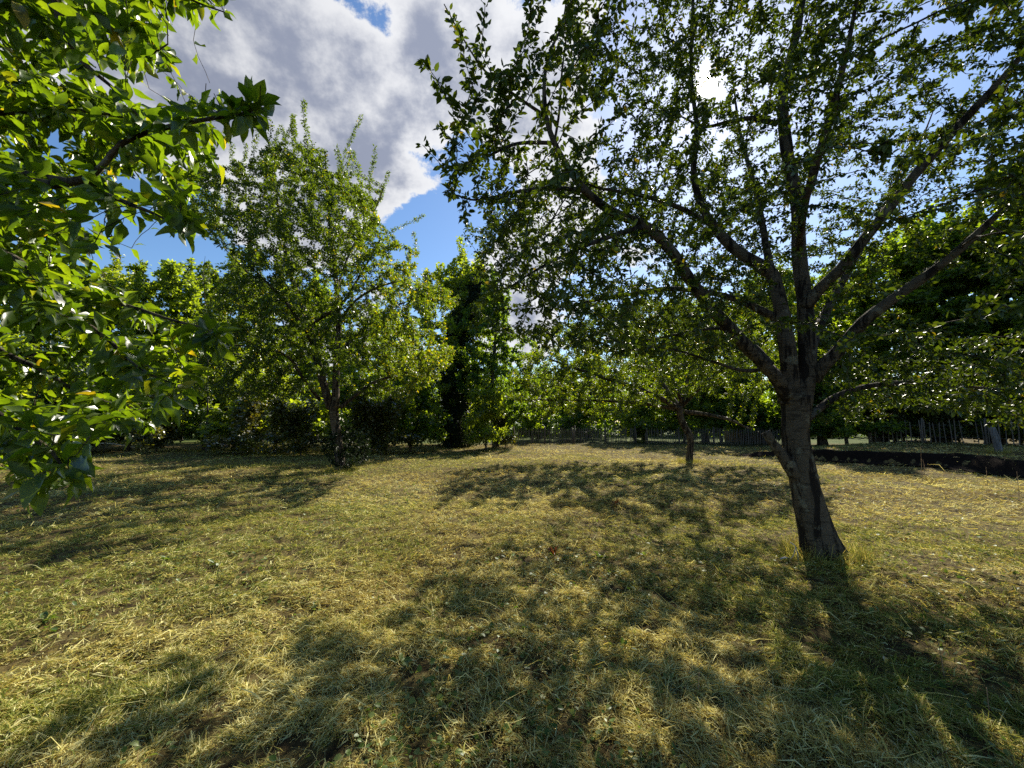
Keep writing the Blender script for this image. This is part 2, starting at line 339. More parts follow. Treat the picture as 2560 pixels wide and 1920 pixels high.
def strips(base, az, elev, ln, wd, bend, tone, mat, name, nseg=2, **kw):
    """many grass blades or straws as bent strips in one mesh"""
    n = len(base); d = np.stack([np.cos(az) * np.cos(elev), np.sin(az) * np.cos(elev), np.sin(elev)], 1)
    roll = R.uniform(-1, 1, n) * 1.2
    side = unit(np.cross(d, np.array([0, 0, 1.0]))); up = np.cross(side, d)
    s = side * np.cos(roll)[:, None] + up * np.sin(roll)[:, None]
    V = []
    for k in range(nseg + 1):
        t = k / nseg; c = base + d * (ln * t)[:, None] + up * (bend * ln * (t * (1 - t) * 4 - t * t * .8))[:, None]
        w = wd * (1 - .75 * t ** 2)
        V += [c - s * w[:, None] / 2, c + s * w[:, None] / 2]
    V = np.stack(V, 1); m = 2 * (nseg + 1); b = (np.arange(n) * m)[:, None, None]
    F = np.array([[2 * k, 2 * k + 1, 2 * k + 3, 2 * k + 2] for k in range(nseg)])[None] + b
    return mk(name, V.reshape(-1, 3), F.ravel(), [4] * (n * nseg), mat, None, True, np.repeat(tone, nseg), **kw)
def build_hay():
    xs, ys = [], []
    for n, r0, r1 in ((300000, .7, 3.6), (260000, 3.2, 8), (190000, 7.5, 17), (90000, 16, 30)):
        r = np.sqrt(R.uniform(r0 * r0, r1 * r1, n)) if r0 < 3 else np.exp(R.uniform(math.log(r0), math.log(r1), n))
        th = R.uniform(-1.12, 1.12, n); xs.append(r * np.sin(th)); ys.append(r * np.cos(th))
    x, y = np.concatenate(xs), np.concatenate(ys); r = np.hypot(x, y)
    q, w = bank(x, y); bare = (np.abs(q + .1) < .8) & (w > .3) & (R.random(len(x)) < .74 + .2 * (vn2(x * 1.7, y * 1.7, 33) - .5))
    # worn holes in the cover where dark soil shows
    hole = vn2(x * 1.1, y * 1.1, 11) * .6 + vn2(x * 3.1, y * 3.1, 12) * .4
    keep = ~bare & ((hole > .25) | (R.random(len(x)) < .3)) & (y < 27.5)
    x, y, r, hole = x[keep], y[keep], r[keep], hole[keep]; n = len(x)
    sw = vn2(x * .55, y * .55, 21) * 4 * math.pi                   # the mower laid it down in swaths
    az = sw + R.normal(0, 1.3, n)
    g = vn2(x * .35 + 4, y * .35, 31) * .65 + vn2(x * 1.6, y * 1.6, 32) * .35 + .26 * smooth(-x, .5, 7) + .03
    green = R.random(n) < np.clip((g - .50) * 2.4, .04, .7)
    upright = green & (R.random(n) < .3)
    far = .75 + np.clip(r, 0, 30) * .085
    ln = R.gamma(4, .0088, n) * np.clip(far, 1, 2.2) + .016; wd = R.gamma(6, .00052, n) * (1 + r * .13)
    elev = np.where(upright, R.uniform(.4, 1.2, n), R.normal(0.06, .26, n))
    ln = np.where(upright, ln * .6, ln); lng = R.random(n) < .025; ln = np.where(lng, ln * 2.8, ln)
    z = height(x, y) + R.uniform(.0, .022, n) * (1 + r * .04) + ((vn2(x * 11, y * 11, 41) - .5) * .075 + (vn2(x * 4.5, y * 4.5, 42) - .5) * .07) * (1 - smooth(r, 14, 26))
    br = vn2(x * .8, y * .8, 51) - .5
    straw = np.clip(R.normal(.40, .20, n) + br * .25, .0, .64)
    tone = np.where(green, R.uniform(.68, 1.0, n), straw)
    for u, v, rr, m in ((2058, 1392, .30, 2200), (852, 1178, .35, 1500), (1722, 1156, .28, 1200), (2496, 1132, .2, 500)):   # uncut grass round the trunks and the post
        b = G(u, v); th = R.uniform(0, 6.28, m); q = rr * np.sqrt(R.uniform(.15, 2.2, m)); bx, by = b[0] + q * np.cos(th), b[1] + q * np.sin(th)
        x, y, z = np.concatenate([x, bx]), np.concatenate([y, by]), np.concatenate([z, height(bx, by)]); az = np.concatenate([az, R.uniform(0, 6.28, m)]); elev = np.concatenate([elev, R.uniform(.5, 1.45, m)])
        ln = np.concatenate([ln, R.gamma(5, .022, m) + .03]); wd = np.concatenate([wd, R.uniform(.003, .007, m)]); tone = np.concatenate([tone, np.where(R.random(m) < .55, R.uniform(.7, 1, m), R.uniform(.1, .55, m))]); n += m
    tag(strips(np.stack([x, y, z], 1), az, elev, ln, wd, R.normal(.05, .12, n), tone, M_HAY, 'mown_hay'), kind='stuff')
build_hay()

# ------------------------------------------------------------------ leaves
def leaf_template(kind, curve, fold, wav=0.0, seed=0):
    """points (along, across, out) and faces of one leaf of unit length"""
    if kind == 'far':
        pts = [(0, 0), (.45, .30), (.45, 0), (1, 0), (.45, -.30)]; faces = [(0, 1, 2), (2, 1, 3), (0, 2, 4), (2, 3, 4)]
    elif kind == 'mid':
        pts = [(0, 0), (.28, .27), (.36, 0), (.28, -.27), (.66, .24), (.72, 0), (.66, -.24), (1, 0)]
        faces = [(0, 1, 2), (0, 2, 3), (1, 4, 5, 2), (3, 2, 5, 6), (4, 7, 5), (6, 5, 7)]
    else:
        ts = [0, .12, .30, .50, .70, .87]; ws = [.0, .17, .285, .31, .25, .13]
        pts = [(0, 0)]; faces = []
        for t, w in zip(ts[1:], ws[1:]): pts += [(t, w), (t + .03, 0), (t, -w)]
        pts.append((1, 0))
        faces += [(0, 1, 2), (0, 2, 3)]
        for k in range(4):
            a = 1 + 3 * k; faces += [(a, a + 3, a + 4, a + 1), (a + 2, a + 1, a + 4, a + 5)]
        faces += [(13, 16, 14), (15, 14, 16)]
        a = len(pts); pts += [(-.28, .012), (-.28, -.012), (0.02, -.014), (0.02, .014)]; faces.append((a, a + 1, a + 2, a + 3))   # its stalk
    rr = np.random.default_rng(seed); out = []
    for (t, w) in pts:
        z = abs(w) * fold - curve * t * t * .5 + (wav * math.sin(t * 9 + (1.7 if w > 0 else 0) + seed) * abs(w) * 2 if wav else 0)
        out.append((t - .08 * curve * t, w * (1 + .05 * rr.normal() * (abs(w) > .05)) * (1 - .3 * fold), z))
    return np.array(out), faces
TEMPL = {}
for kd, prm in (('far', [(.3, .4), (.0, .2), (.6, .3)]), ('mid', [(.35, .35), (.1, .5), (.7, .25), (-.15, .3)]),
                ('near', [(.4, .35), (.15, .55), (.85, .3), (-.2, .4), (.55, .8), (1.1, .2)])):
    tt = [leaf_template(kd, c, f, (.11 if kd == 'near' else 0), i) for i, (c, f) in enumerate(prm)]
    TEMPL[kd] = (np.stack([t[0] for t in tt]), tt[0][1])
def foliage(name, pos, axis, nrm, size, tone, mat, parent, kind='mid', wide=1.0):
    T, faces = TEMPL[kind]; n = len(pos)
    x = unit(axis); y = unit(np.cross(nrm, x)); z = np.cross(x, y)
    t = T[R.integers(0, len(T), n)] * size[:, None, None]
    V = pos[:, None] + t[:, :, :1] * x[:, None] + t[:, :, 1:2] * y[:, None] * wide + t[:, :, 2:] * z[:, None]
    nv = T.shape[1]; flat = np.concatenate([np.array(f) for f in faces]); tot = np.array([len(f) for f in faces])
    F = flat[None] + (np.arange(n) * nv)[:, None]
    return mk(name, V.reshape(-1, 3), F.ravel(), np.tile(tot, n), mat, parent, True, np.repeat(tone, len(faces)))

# ------------------------------------------------------------------ trees
def inside(poly, uv):
    poly = np.asarray(poly, float); c = np.zeros(len(uv), bool); x, y = uv[:, 0], uv[:, 1]
    for (x1, y1), (x2, y2) in zip(poly, np.roll(poly, -1, 0)):
        k = ((y1 > y) != (y2 > y)) & (x < (x2 - x1) * (y - y1) / (y2 - y1 + 1e-9) + x1); c ^= k
    return c
def curve(pts, step):
    """smooth polyline with radius through control points (x, y, z, r)"""
    p = np.asarray(pts, float); q = np.vstack([2 * p[0] - p[1], p, 2 * p[-1] - p[-2]]); out = []
    for i in range(1, len(q) - 2):
        n = max(2, int(np.linalg.norm(q[i + 1, :3] - q[i, :3]) / step))
        for k in range(n):
            t = k / n; a, b, c, d = q[i - 1], q[i], q[i + 1], q[i + 2]
            out.append(.5 * (2 * b + (c - a) * t + (2 * a - 5 * b + 4 * c - d) * t * t + (3 * b - a - 3 * c + d) * t ** 3))
    out.append(p[-1]); out = np.array(out); out[:, 3] = np.maximum(out[:, 3], .002); return out
class Tree:
    def __init__(s, step=.12): s.pos, s.par, s.rad, s.limbs, s.ctrl, s.step = [], [], [], [], [], step
    def limb(s, pts, name='limb', join=True):
        c = curve(pts, s.step); first = len(s.pos); par = -1
        if join and first:
            d = np.linalg.norm(np.array(s.pos) - c[0, :3], axis=1); par = int(np.argmin(d))
        for k, q in enumerate(c):
            s.pos.append(q[:3]); s.par.append(par if k == 0 else first + k - 1); s.rad.append(q[3])
        s.limbs.append((name, c)); s.ctrl.append(pts); return s
    def grow(s, pts, di=.9, dk=.2, iters=70, bias=(0, 0, .12), jit=.18, skip=0, rng=None):
        rng = rng or R; step = s.step; Pn = np.array(s.pos); par = list(s.par); kids = np.bincount([p for p in par if p >= 0], minlength=len(Pn)).astype(int)
        s.nseed = len(Pn); pts = np.asarray(pts, float); ok = np.ones(len(Pn), bool); ok[:skip] = False
        def dist(A, B): return np.sqrt(np.maximum((A * A).sum(1)[:, None] + (B * B).sum(1)[None] - 2 * A @ B.T, 0))
        D = dist(pts, Pn); D[:, ~ok] = 1e9; near = D.argmin(1); nd = D.min(1); del D
        bias = np.array(bias)
        for it in range(iters):
            reach = di if it > 4 else max(di, np.percentile(nd, 25))
            a = (nd < reach)
            if not a.any():
                if len(pts) == 0: break
                a = nd <= nd.min() + step
            v = unit(pts[a] - Pn[near[a]]); acc = np.zeros_like(Pn); np.add.at(acc, near[a], v)
            u = np.unique(near[a]); u = u[kids[u] < 4]
            if not len(u): break
            d = unit(unit(acc[u]) + bias + rng.normal(0, jit, (len(u), 3))); new = Pn[u] + d * step
            base = len(Pn); Pn = np.vstack([Pn, new]); par += list(u); kids[u] += 1; kids = np.concatenate([kids, np.zeros(len(u), int)])
            D = dist(pts, new); m = D.min(1); j = D.argmin(1); b = m < nd; nd = np.where(b, m, nd); near = np.where(b, base + j, near)
            k = nd > dk; pts, nd, near = pts[k], nd[k], near[k]
            if not len(pts): break
        s.P, s.par = Pn, np.array(par); return s
    def sprout(s, idx, length, direc, spread=.18, rng=None):
        """long straight water shoots off the nodes idx"""
        rng = rng or R; Pn = list(s.P); par = list(s.par); s.shoot0 = getattr(s, 'shoot0', len(Pn))
        for i in idx:
            d = unit(np.array(direc) + rng.normal(0, spread, 3)); L = rng.uniform(*length); p = int(i); q = s.P[i].copy()
            for k in range(max(2, int(L / s.step))):
                d = unit(d + rng.normal(0, .05, 3) + np.array([0, 0, .03])); q = q + d * s.step; Pn.append(q); par.append(p); p = len(Pn) - 1
        s.P, s.par = np.array(Pn), np.array(par); return s
    def radii(s, tip=.0022, ex=2.4):
        n = len(s.P); a = np.zeros(n); kids = np.bincount(s.par[s.par >= 0], minlength=n); a[kids == 0] = tip ** ex
        order = np.argsort(-s.depth()); 
        for i in order:
            p = s.par[i]
            if p >= 0: a[p] += a[i]
        r = a ** (1 / ex); r[:s.nseed] = np.maximum(np.array(s.rad), 0); 
        for i in order[::-1]:
            p = s.par[i]
            if p >= 0 and i >= s.nseed: r[i] = min(r[i], r[p] * (.8 if p < s.nseed else 1.0))
        s.r = r; return s
    def depth(s):
        d = np.zeros(len(s.P), int)
        for i in range(len(s.P)):
            if s.par[i] >= 0: d[i] = d[s.par[i]] + 1
        return d
    def wood(s, parent, mats, sides, rough=.15, seed=0, step=.05):
        """one part per limb: the limb itself with the branches and twigs that grow from it"""
        lid = np.zeros(len(s.P), int); k = 0
        for j, (nm, c) in enumerate(s.limbs): lid[k:k + len(c)] = j; k += len(c)
        for i in range(s.nseed, len(s.P)): lid[i] = lid[s.par[i]]
        i = np.arange(s.nseed, len(s.P)); p = s.par[i]
        rp = np.where(p < s.nseed, np.minimum(s.r[p], s.r[i] * 1.25), s.r[p])
        for j, (nm, c) in enumerate(s.limbs):
            mb = MB(); st = max(1, int(round(step / s.step))) if step > s.step else 1
            cc = curve(s.ctrl[j], step); mb.tube(cc[:, :3], cc[:, 3], sides[0] if nm == 'trunk' else max(7, int(sides[1] * (.6 if cc[0, 3] < .05 else 1))), True, rough, seed + j)
            for m, ns in ((lid[i] == j) & (s.r[i] > .008), 6), ((lid[i] == j) & (s.r[i] <= .008), 3):
                if m.any(): mb.prisms(s.P[p[m]], s.P[i[m]], rp[m], s.r[i[m]], ns)
            mb.build(nm, mats[0] if (nm == 'trunk' or cc[0, 3] > .05) else mats[1], parent)
    def leafpts(s, n, rmax=.008, per=4, droop=.15, upn=.8, poly=None, clear=None, seedleaf=False, spread=.035, thin=1.0):
        i = np.arange(0 if seedleaf else s.nseed, len(s.P)); i = i[(s.r[i] < rmax) & (s.par[i] >= 0)]
        m = n // per; w = np.where(i >= getattr(s, 'shoot0', 10 ** 9), thin, 1.0); c = R.choice(i, m, p=w / w.sum()); t = R.random(m)[:, None]; a, b = s.P[s.par[c]], s.P[c]
        q = np.repeat(a + (b - a) * t, per, 0); d = np.repeat(unit(b - a), per, 0); N_ = len(q)
        ax = unit(d * .45 + unit(R.normal(0, 1, (N_, 3))) * .9 + np.array([0, 0, -droop])); q = q + ax * R.uniform(.0, spread, N_)[:, None]; s.onshoot = np.repeat(c >= getattr(s, 'shoot0', 10 ** 9), per)
        nr = unit(np.array([0, 0, upn]) + R.normal(0, .55, (N_, 3)))
        if clear is not None: k = clear(q); q, ax, nr = q[k], ax[k], nr[k]
        return q, ax, nr
def ellipsoid(c, r, n, clump=None, seed=0, lim=.36, shell=.0):
    out = []
    while sum(map(len, out)) < n:
        p = R.uniform(-1, 1, (n * 3, 3)); d = (p * p).sum(1); p = p[(d < 1) & (d > shell)] * np.array(r) + np.array(c)
        if clump: p = p[vn3(p * clump, seed) > lim]
        out.append(p)
    return np.concatenate(out)[:n]
def near_sun(q):
    """a small gap in the leaves where the sun stands"""
    v = unit(q - np.array([0, 0, CAM_H])); return (v @ SDIR) < math.cos(math.radians(.42))

# ---- the big fruit tree on the right
def big_tree():
    base = G(2058, 1392); Y0 = base[1]
    root = empty('fruit_tree', base, 'large dark fruit tree with thick leaning forked trunk in the right foreground', 'tree')
    t = Tree(.11)
    def px(*a):
        o = []
        for (u, v, Y, r) in a: y2 = Y - max(0, 1620 - u) * .0013; o.append((*P(u, v, y2), r * y2 / Y))
        return o
    tr = px((2060, 1415, Y0, .27), (2052, 1375, Y0, .215), (2038, 1310, Y0, .178), (2015, 1230, Y0, .155), (1998, 1150, Y0, .145), (1990, 1090, Y0, .142), (1990, 1040, Y0, .150), (1990, 990, Y0, .17))
    t.limb(tr, 'trunk')
    y = Y0
    LM = [
     px((1998, 1010, y, .135), (2018, 905, y, .102), (2012, 760, y + .05, .09), (1998, 640, y + .1, .082), (1992, 506, y + .2, .075), (1968, 380, y + .3, .075), (1957, 253, y + .4, .066), (1972, 160, y + .5, .058), (2000, 40, y + .6, .048), (2020, -160, y + .7, .03), (2010, -420, y + .8, .012)),
     px((1975, 1010, y, .13), (1976, 950, y - .02, .10), (1966, 850, y - .05, .09), (1937, 703, y + .1, .08), (1905, 668, y + .15, .082), (1839, 624, y + .3, .07), (1784, 565, y + .4, .062), (1748, 498, y + .5, .05), (1734, 422, y + .6, .042), (1742, 320, y + .7, .034), (1728, 180, y + .8, .028), (1735, -60, y + .9, .02), (1740, -260, y + 1, .008)),
     px((1968, 990, y - .03, .10), (1945, 950, y - .12, .078), (1905, 908, y - .2, .07), (1851, 850, y - .3, .072), (1779, 770, y - .4, .068), (1724, 698, y - .5, .064), (1675, 624, y - .6, .06), (1612, 565, y - .65, .055), (1527, 527, y - .7, .048), (1464, 477, y - .75, .042), (1422, 422, y - .8, .036), (1386, 357, y - .8, .031), (1366, 292, y - .8, .026), (1361, 205, y - .8, .021), (1375, 130, y - .75, .017), (1408, 50, y - .7, .012), (1430, -110, y - .6, .005)),
     px((2012, 770, y + .02, .075), (2050, 722, y - .1, .066), (2105, 668, y - .25, .062), (2159, 600, y - .35, .058), (2210, 537, y - .45, .055), (2290, 434, y - .6, .05), (2396, 316, y - .75, .042), (2501, 202, y - .9, .034), (2590, 100, y - 1.0, .024), (2760, -60, y - 1.1, .008)),
     px((2030, 950, y, .085), (2060, 912, y - .1, .076), (2095, 878, y - .2, .07), (2159, 805, y - .4, .062), (2235, 745, y - .55, .055), (2312, 692, y - .7, .048), (2405, 618, y - .9, .038), (2500, 530, y - 1.05, .028), (2640, 400, y - 1.2, .01)),
     px((2015, 1050, y + .05, .05), (2060, 1012, y + .1, .042), (2105, 985, y + .15, .037), (2190, 962, y + .25, .031), (2300, 956, y + .3, .025), (2410, 966, y + .35, .018), (2520, 975, y + .4, .008)),
     px((1950, 800, y + .05, .055), (1900, 775, y + .1, .048), (1850, 752, y + .15, .042), (1780, 733, y + .2, .037), (1670, 722, y + .2, .031), (1562, 738, y + .15, .025), (1480, 752, y + .1, .018), (1400, 770, y, .009)),
     px((1612, 565, y - .65, .034), (1530, 590, y - .8, .028), (1450, 620, y - .95, .021), (1350, 670, y - 1.0, .013), (1270, 720, y - 1.0, .006)),
     px((1464, 477, y - .75, .028), (1380, 470, y - .9, .023), (1290, 480, y - 1.05, .017), (1190, 500, y - 1.1, .010), (1120, 480, y - 1.15, .005)),
     px((1386, 357, y - .8, .022), (1290, 360, y - .95, .018), (1200, 400, y - 1.05, .012), (1110, 430, y - 1.1, .006)),
     px((1366, 292, y - .8, .018), (1290, 240, y - .9, .015), (1215, 180, y - 1.0, .011), (1160, 100, y - 1.05, .008), (1110, 10, y - 1.1, .005)),
     px((1386, 357, y - .8, .016), (1398, 280, y - .9, .014), (1405, 180, y - 1.0, .011), (1420, 60, y - 1.05, .008), (1440, -120, y - 1.0, .004)),
     px((1784, 565, y + .4, .04), (1700, 520, y + .3, .033), (1610, 490, y + .15, .027), (1500, 470, y, .018), (1420, 440, y - .1, .009)),
     px((1944, 310, y + .36, .038), (1880, 296, y + .4, .032), (1820, 305, y + .45, .026), (1760, 316, y + .5, .02), (1700, 290, y + .55, .01)),
     px((2000, 520, y + .2, .048), (2030, 460, y + .5, .042), (2055, 370, y + .9, .035), (2090, 260, y + 1.3, .028), (2120, 120, y + 1.7, .02), (2160, -60, y + 2.0, .008)),
     px((1970, 900, y + .05, .075), (1950, 780, y + .5, .066), (1920, 640, y + 1.2, .055), (1890, 480, y + 1.9, .044), (1850, 330, y + 2.5, .03), (1830, 180, y + 3.0, .01)),
     px((2015, 900, y + .05, .07), (2060, 790, y + .6, .06), (2130, 660, y + 1.3, .05), (2210, 520, y + 2.0, .038), (2290, 380, y + 2.6, .024), (2340, 260, y + 3.0, .008)),
     px((1930, 910, y - .1, .03), (1880, 860, y + .2, .025), (1800, 822, y + .4, .021), (1700, 835, y + .5, .016), (1600, 850, y + .5, .012), (1500, 830, y + .4, .006)),
     px((1990, 1000, y + .05, .06), (1930, 920, y + 1.1, .052), (1850, 870, y + 2.3, .042), (1770, 845, y + 3.4, .03), (1700, 830, y + 4.3, .012)),
     px((1990, 980, y + .05, .05), (1960, 880, y + 1.3, .042), (1930, 800, y + 2.7, .032), (1900, 760, y + 4.0, .012)),
     px((1905, 925, y - .1, .024), (1850, 925, y - .3, .019), (1770, 900, y - .5, .014), (1660, 870, y - .6, .010), (1540, 880, y - .65, .005)),
     px((1996, 640, y + .1, .05), (2010, 520, y - .5, .042), (2060, 340, y - 1.0, .034), (2110, 160, y - 1.3, .024), (2160, -100, y - 1.5, .008)),
    ]
    for k, l in enumerate(LM): t.limb(l)
    # the broken stub low on the left of the trunk
    stub = px((2003, 1205, y, .09), (1975, 1165, y - .05, .075), (1948, 1128, y - .08, .058), (1928, 1102, y - .1, .05), (1915, 1080, y - .1, .047))
    # crown
    poly = [(1050, -1200), (1040, -300), (1090, 0), (1140, 90), (1165, 170), (1060, 205), (1040, 235), (1110, 300), (1130, 360), (1060, 430), (1075, 460), (1135, 520), (1120, 560), (1200, 610),
            (1200, 700), (1160, 780), (1230, 860), (1400, 890), (1600, 900), (1750, 935), (1880, 880), (1990, 800), (2060, 880), (2080, 1010), (2100, 1110), (2170, 1090), (2230, 1030), (2400, 1060), (2560, 1080), (2900, 1100), (6000, 900), (6000, -1500)]
    pts = ellipsoid((3.35, 4.9, 4.9), (5.0, 3.6, 3.7), 60000, 1.15, 5, .40)
    pts[:, 1] -= .30 * np.maximum(0, 2.6 - pts[:, 0])                        # the left side of the crown leans this way
    g = pts - SDIR * (pts[:, 2] / SDIR[2])[:, None]                          # where its shadow falls
    pts = pts[g[:, 0] > np.interp(g[:, 1], [-3, 0, 1.5, 2.2, 3.5, 6.6], [-2.7, -2.6, -2.6, -2.5, -2.1, .3])]
    g = pts - SDIR * (pts[:, 2] / SDIR[2])[:, None]; pts = pts[(g[:, 0] < 3.7) | (g[:, 1] < .3)]
    pj = project(pts); front = (pts[:, 1] < 4.1) & (pj[:, 0] > 1560) & (pj[:, 0] < 2450) & (pj[:, 1] > -100)
    rax = np.hypot(pts[:, 0] - 3.3, pts[:, 1] - 4.7); pts = pts[~(front & (R.random(len(pts)) < .82)) & ~((rax < 1.1) & (pts[:, 2] < 4.4) & (R.random(len(pts)) < .8))]
    pj = project(pts); k = inside(poly, pj[:, :2]) & (pts[:, 1] > 2.1) & (pj[:, 2] > 2.1)
    low = (pts[:, 2] < 2.6) & (R.random(len(pts)) < .35) & (pts[:, 0] < 3.4); pts = pts[k & ~low]
    lowr = ellipsoid((5.6, 5.0, 1.95), (1.9, 1.3, .75), 1200); lowl = ellipsoid((1.2, 4.0, 2.6), (1.3, .9, .7), 350, 1.5, 3, .42)
    hd = unit(SDIR + R.normal(0, .085, (420, 3))); hd = hd[(hd @ SDIR) < math.cos(math.radians(1.6))]; halo = hd * R.uniform(5.6, 8.2, (len(hd), 1)) + np.array([0, 0, CAM_H])
    back = ellipsoid((3.5, 8.3, 3.6), (2.5, 1.9, 1.3), 1000, 1.2, 5, .42); lk = lambda q: q[inside(poly, project(q)[:, :2])]
    thin = (project(pts)[:, 0] < 1500) & (R.random(len(pts)) < .3); pts = pts[~thin]
    pts = np.vstack([pts[:9000], lk(lowr), lk(lowl), back, halo, ellipsoid((.5, 6.2, 4.1), (1.2, 1.3, 1.2), 450, 1.2, 5, .4)])
    t.grow(pts, .75, .17, 60, skip=len(curve(tr, .11)))
    top = np.where((t.P[:, 2] > 3.2) & (np.arange(len(t.P)) > t.nseed))[0]; pj = project(t.P[top]); edge = top[(pj[:, 0] < 1330)]
    t.sprout(R.choice(edge, 45), (.25, .6), (-.55, -.1, .8), .35)
    t.radii(.0027, 2.5)
    mbr = MB(); t.wood(root, (M_BARK, M_TWIG), (40, 14), .14, 3, .04)
    for k in range(7):                                                       # root flare
        a = k * .9 + .3; dv = np.array([math.cos(a), math.sin(a), 0]); L_ = R.uniform(.06, .13); q = base + dv * .1
        c = curve([(*(base + dv * .07 + [-.10, 0, .42]), .08), (*(base + dv * .11 + [-.04, 0, .2]), .095), (*(base + dv * (.14 + L_ * .4) + [0, 0, .05]), .075), (*(base + dv * (.15 + L_) + [0, 0, -.09]), .06)], .05); mbr.tube(c[:, :3], c[:, 3], 10, True, .2, 300 + k)
    mbr.build('root_flare', M_BARK, root)
    mb = MB(); c = curve(stub, .03); mb.tube(c[:, :3], c[:, 3], 16, True, .25, 99); mb.build('broken_stub', M_BARK, root)
    q, ax, nr = t.leafpts(175000, .0085, 2, .15, .8, clear=near_sun, seedleaf=True); n = len(q)
    tone = np.clip(R.normal(.45, .2, n), 0, .93); tone = np.where(R.random(n) < .012, 1.0, tone)
    foliage('foliage', q, ax, nr, R.uniform(.038, .068, n), tone, M_LEAF, root, 'mid', 1.0)
    print('big tree', len(t.P), n)
big_tree()

# ---- the upright fruit tree left of the centre
def mid_tree():
    base = G(852, 1178); Y0 = base[1]
    root = empty('fruit_tree', base, 'tall bushy fruit tree with twin stems and upright shoots left of centre', 'tree')
    t = Tree(.2)
    def px(*a): return [(*P(u, v, Y0 + d), r) for (u, v, d, r) in a]
    tr = px((852, 1195, 0, .21), (851, 1165, 0, .16), (846, 1110, 0, .14), (838, 1060, 0, .14), (832, 1015, 0, .15))
    t.limb(tr, 'trunk')
    LM = [px((826, 1020, 0, .13), (806, 950, 0, .12), (788, 881, 0, .11), (769, 797, .1, .10), (740, 722, .2, .085), (715, 640, .4, .065), (700, 540, .6, .045), (680, 440, .8, .02)),
          px((838, 1020, 0, .13), (840, 950, .05, .115), (842, 890, .1, .105), (846, 820, .1, .09), (842, 720, 0, .075), (830, 600, -.1, .06), (818, 480, -.2, .04), (812, 380, -.2, .015)),
          px((772, 815, 0, .06), (810, 790, -.3, .052), (855, 760, -.6, .045), (905, 680, -.9, .035), (950, 600, -1.1, .02)),
          px((850, 1020, .1, .07), (900, 980, .4, .06), (950, 950, .6, .05), (1053, 923, .8, .035), (1110, 905, .9, .015)),
          px((800, 1000, 0, .06), (760, 950, -.4, .052), (721, 893, -.8, .045), (650, 870, -1.2, .032), (540, 860, -1.5, .015)),
          px((769, 797, .1, .05), (720, 760, .8, .042), (640, 700, 1.5, .03), (560, 620, 2.0, .015)),
          px((788, 881, 0, .05), (760, 820, -.8, .045), (700, 740, -1.6, .035), (620, 660, -2.2, .018)),
          px((842, 890, .1, .05), (900, 830, .9, .042), (980, 770, 1.6, .03), (1060, 740, 2.0, .015)),
          px((846, 820, .1, .05), (880, 760, -.9, .04), (940, 720, -1.7, .03), (1010, 700, -2.2, .015)),
          px((842, 720, 0, .045), (880, 620, .9, .035), (930, 540, 1.5, .025), (960, 470, 1.8, .012))]
    for l in LM: t.limb(l)
    poly = [(460, 430), (490, 400), (540, 450), (580, 400), (610, 420), (650, 380), (690, 340), (720, 400), (760, 350), (800, 400), (830, 470), (870, 420), (900, 480), (940, 500), (950, 580), (1020, 620), (1095, 700), (1165, 745), (1110, 800), (1090, 850), (1150, 890),
            (1085, 960), (1020, 1030), (930, 1010), (850, 985), (760, 985), (680, 1030), (560, 1040), (470, 980), (430, 900), (480, 800), (550, 700), (590, 640), (500, 600), (440, 520)]
    n = 16000; u, v = R.uniform(400, 1180, n), R.uniform(240, 1010, n); k = inside(poly, np.stack([u, v], 1)); u, v = u[k], v[k]
    dp = R.uniform(-1, 1, len(u)) * 3.3 * np.sqrt(np.clip(1 - ((v - 700) / 480) ** 2, .08, 1)); pts = np.stack([P(a, b, Y0 + c) for a, b, c in zip(u, v, dp)])
    pts = pts[vn3(pts * .8, 8) > .44][:4600]
    t.grow(pts, 1.3, .28, 60, (0, 0, .38), skip=len(curve(tr, .2)))
    pj = project(t.P); cand = np.where((np.arange(len(t.P)) > t.nseed) & (pj[:, 1] < 640))[0]; t.sprout(R.choice(cand, 60), (.6, 1.7), (.0, 0, 1), .2)
    pj = project(t.P)
    for (u, v, d, ln) in ((610, 420, (-.05, 0, 1), 1.2), (680, 400, (0, 0, 1), 1.4), (850, 430, (.22, 0, 1), 2.2), (770, 390, (-.03, 0, 1), 1.7), (735, 400, (-.05, 0, 1), 1.6), (480, 330, (-.1, 0, 1), 1.5), (930, 440, (.08, 0, 1), 1.1), (985, 560, (.75, 0, .35), 1.3), (880, 440, (.1, 0, 1), .9), (560, 380, (-.15, 0, 1), 1.)):
        i = int(np.argmin(np.hypot(pj[:, 0] - u, pj[:, 1] - v) + 1e3 * (np.arange(len(pj)) < t.nseed))); t.sprout([i], (ln, ln + .2), d, .05)
    t.radii(.0028, 2.45)
    t.wood(root, (M_BARK2, M_BARK2), (24, 11), .15, 5, .08)
    q, ax, nr = t.leafpts(170000, .012, 2, .1, .7, spread=.07, thin=1.15, seedleaf=True); n = len(q)
    # the crown turns yellowish on the side to the right
    yel = smooth(vn3(q * .55, 61) * .5 + .5 * smooth(q[:, 0], -6.5, -3.0), .45, .85)
    tone = np.clip(R.normal(.26, .17, n) + .42 * yel, 0, .93); tone = np.where(R.random(n) < .015 + .04 * yel, 1.0, tone)
    foliage('foliage', q, ax, nr, R.uniform(.06, .105, n) * np.where(t.onshoot, .85, 1), tone, M_LEAF_MID, root, 'far', 1.0)
    # dark suckers round the foot
    s = Tree(.1); s.limb([(*base, .02), (*(base + np.array([.05, 0, .3])), .015)], 'basal_shoot')
    s.grow(ellipsoid(base + np.array([.15, .1, .75]), (.8, .7, .75), 260), .5, .14, 40).radii(.003)
    s.wood(root, (M_TWIG, M_TWIG), (7, 7)); q, ax, nr = s.leafpts(3200, .01, 3); n = len(q)
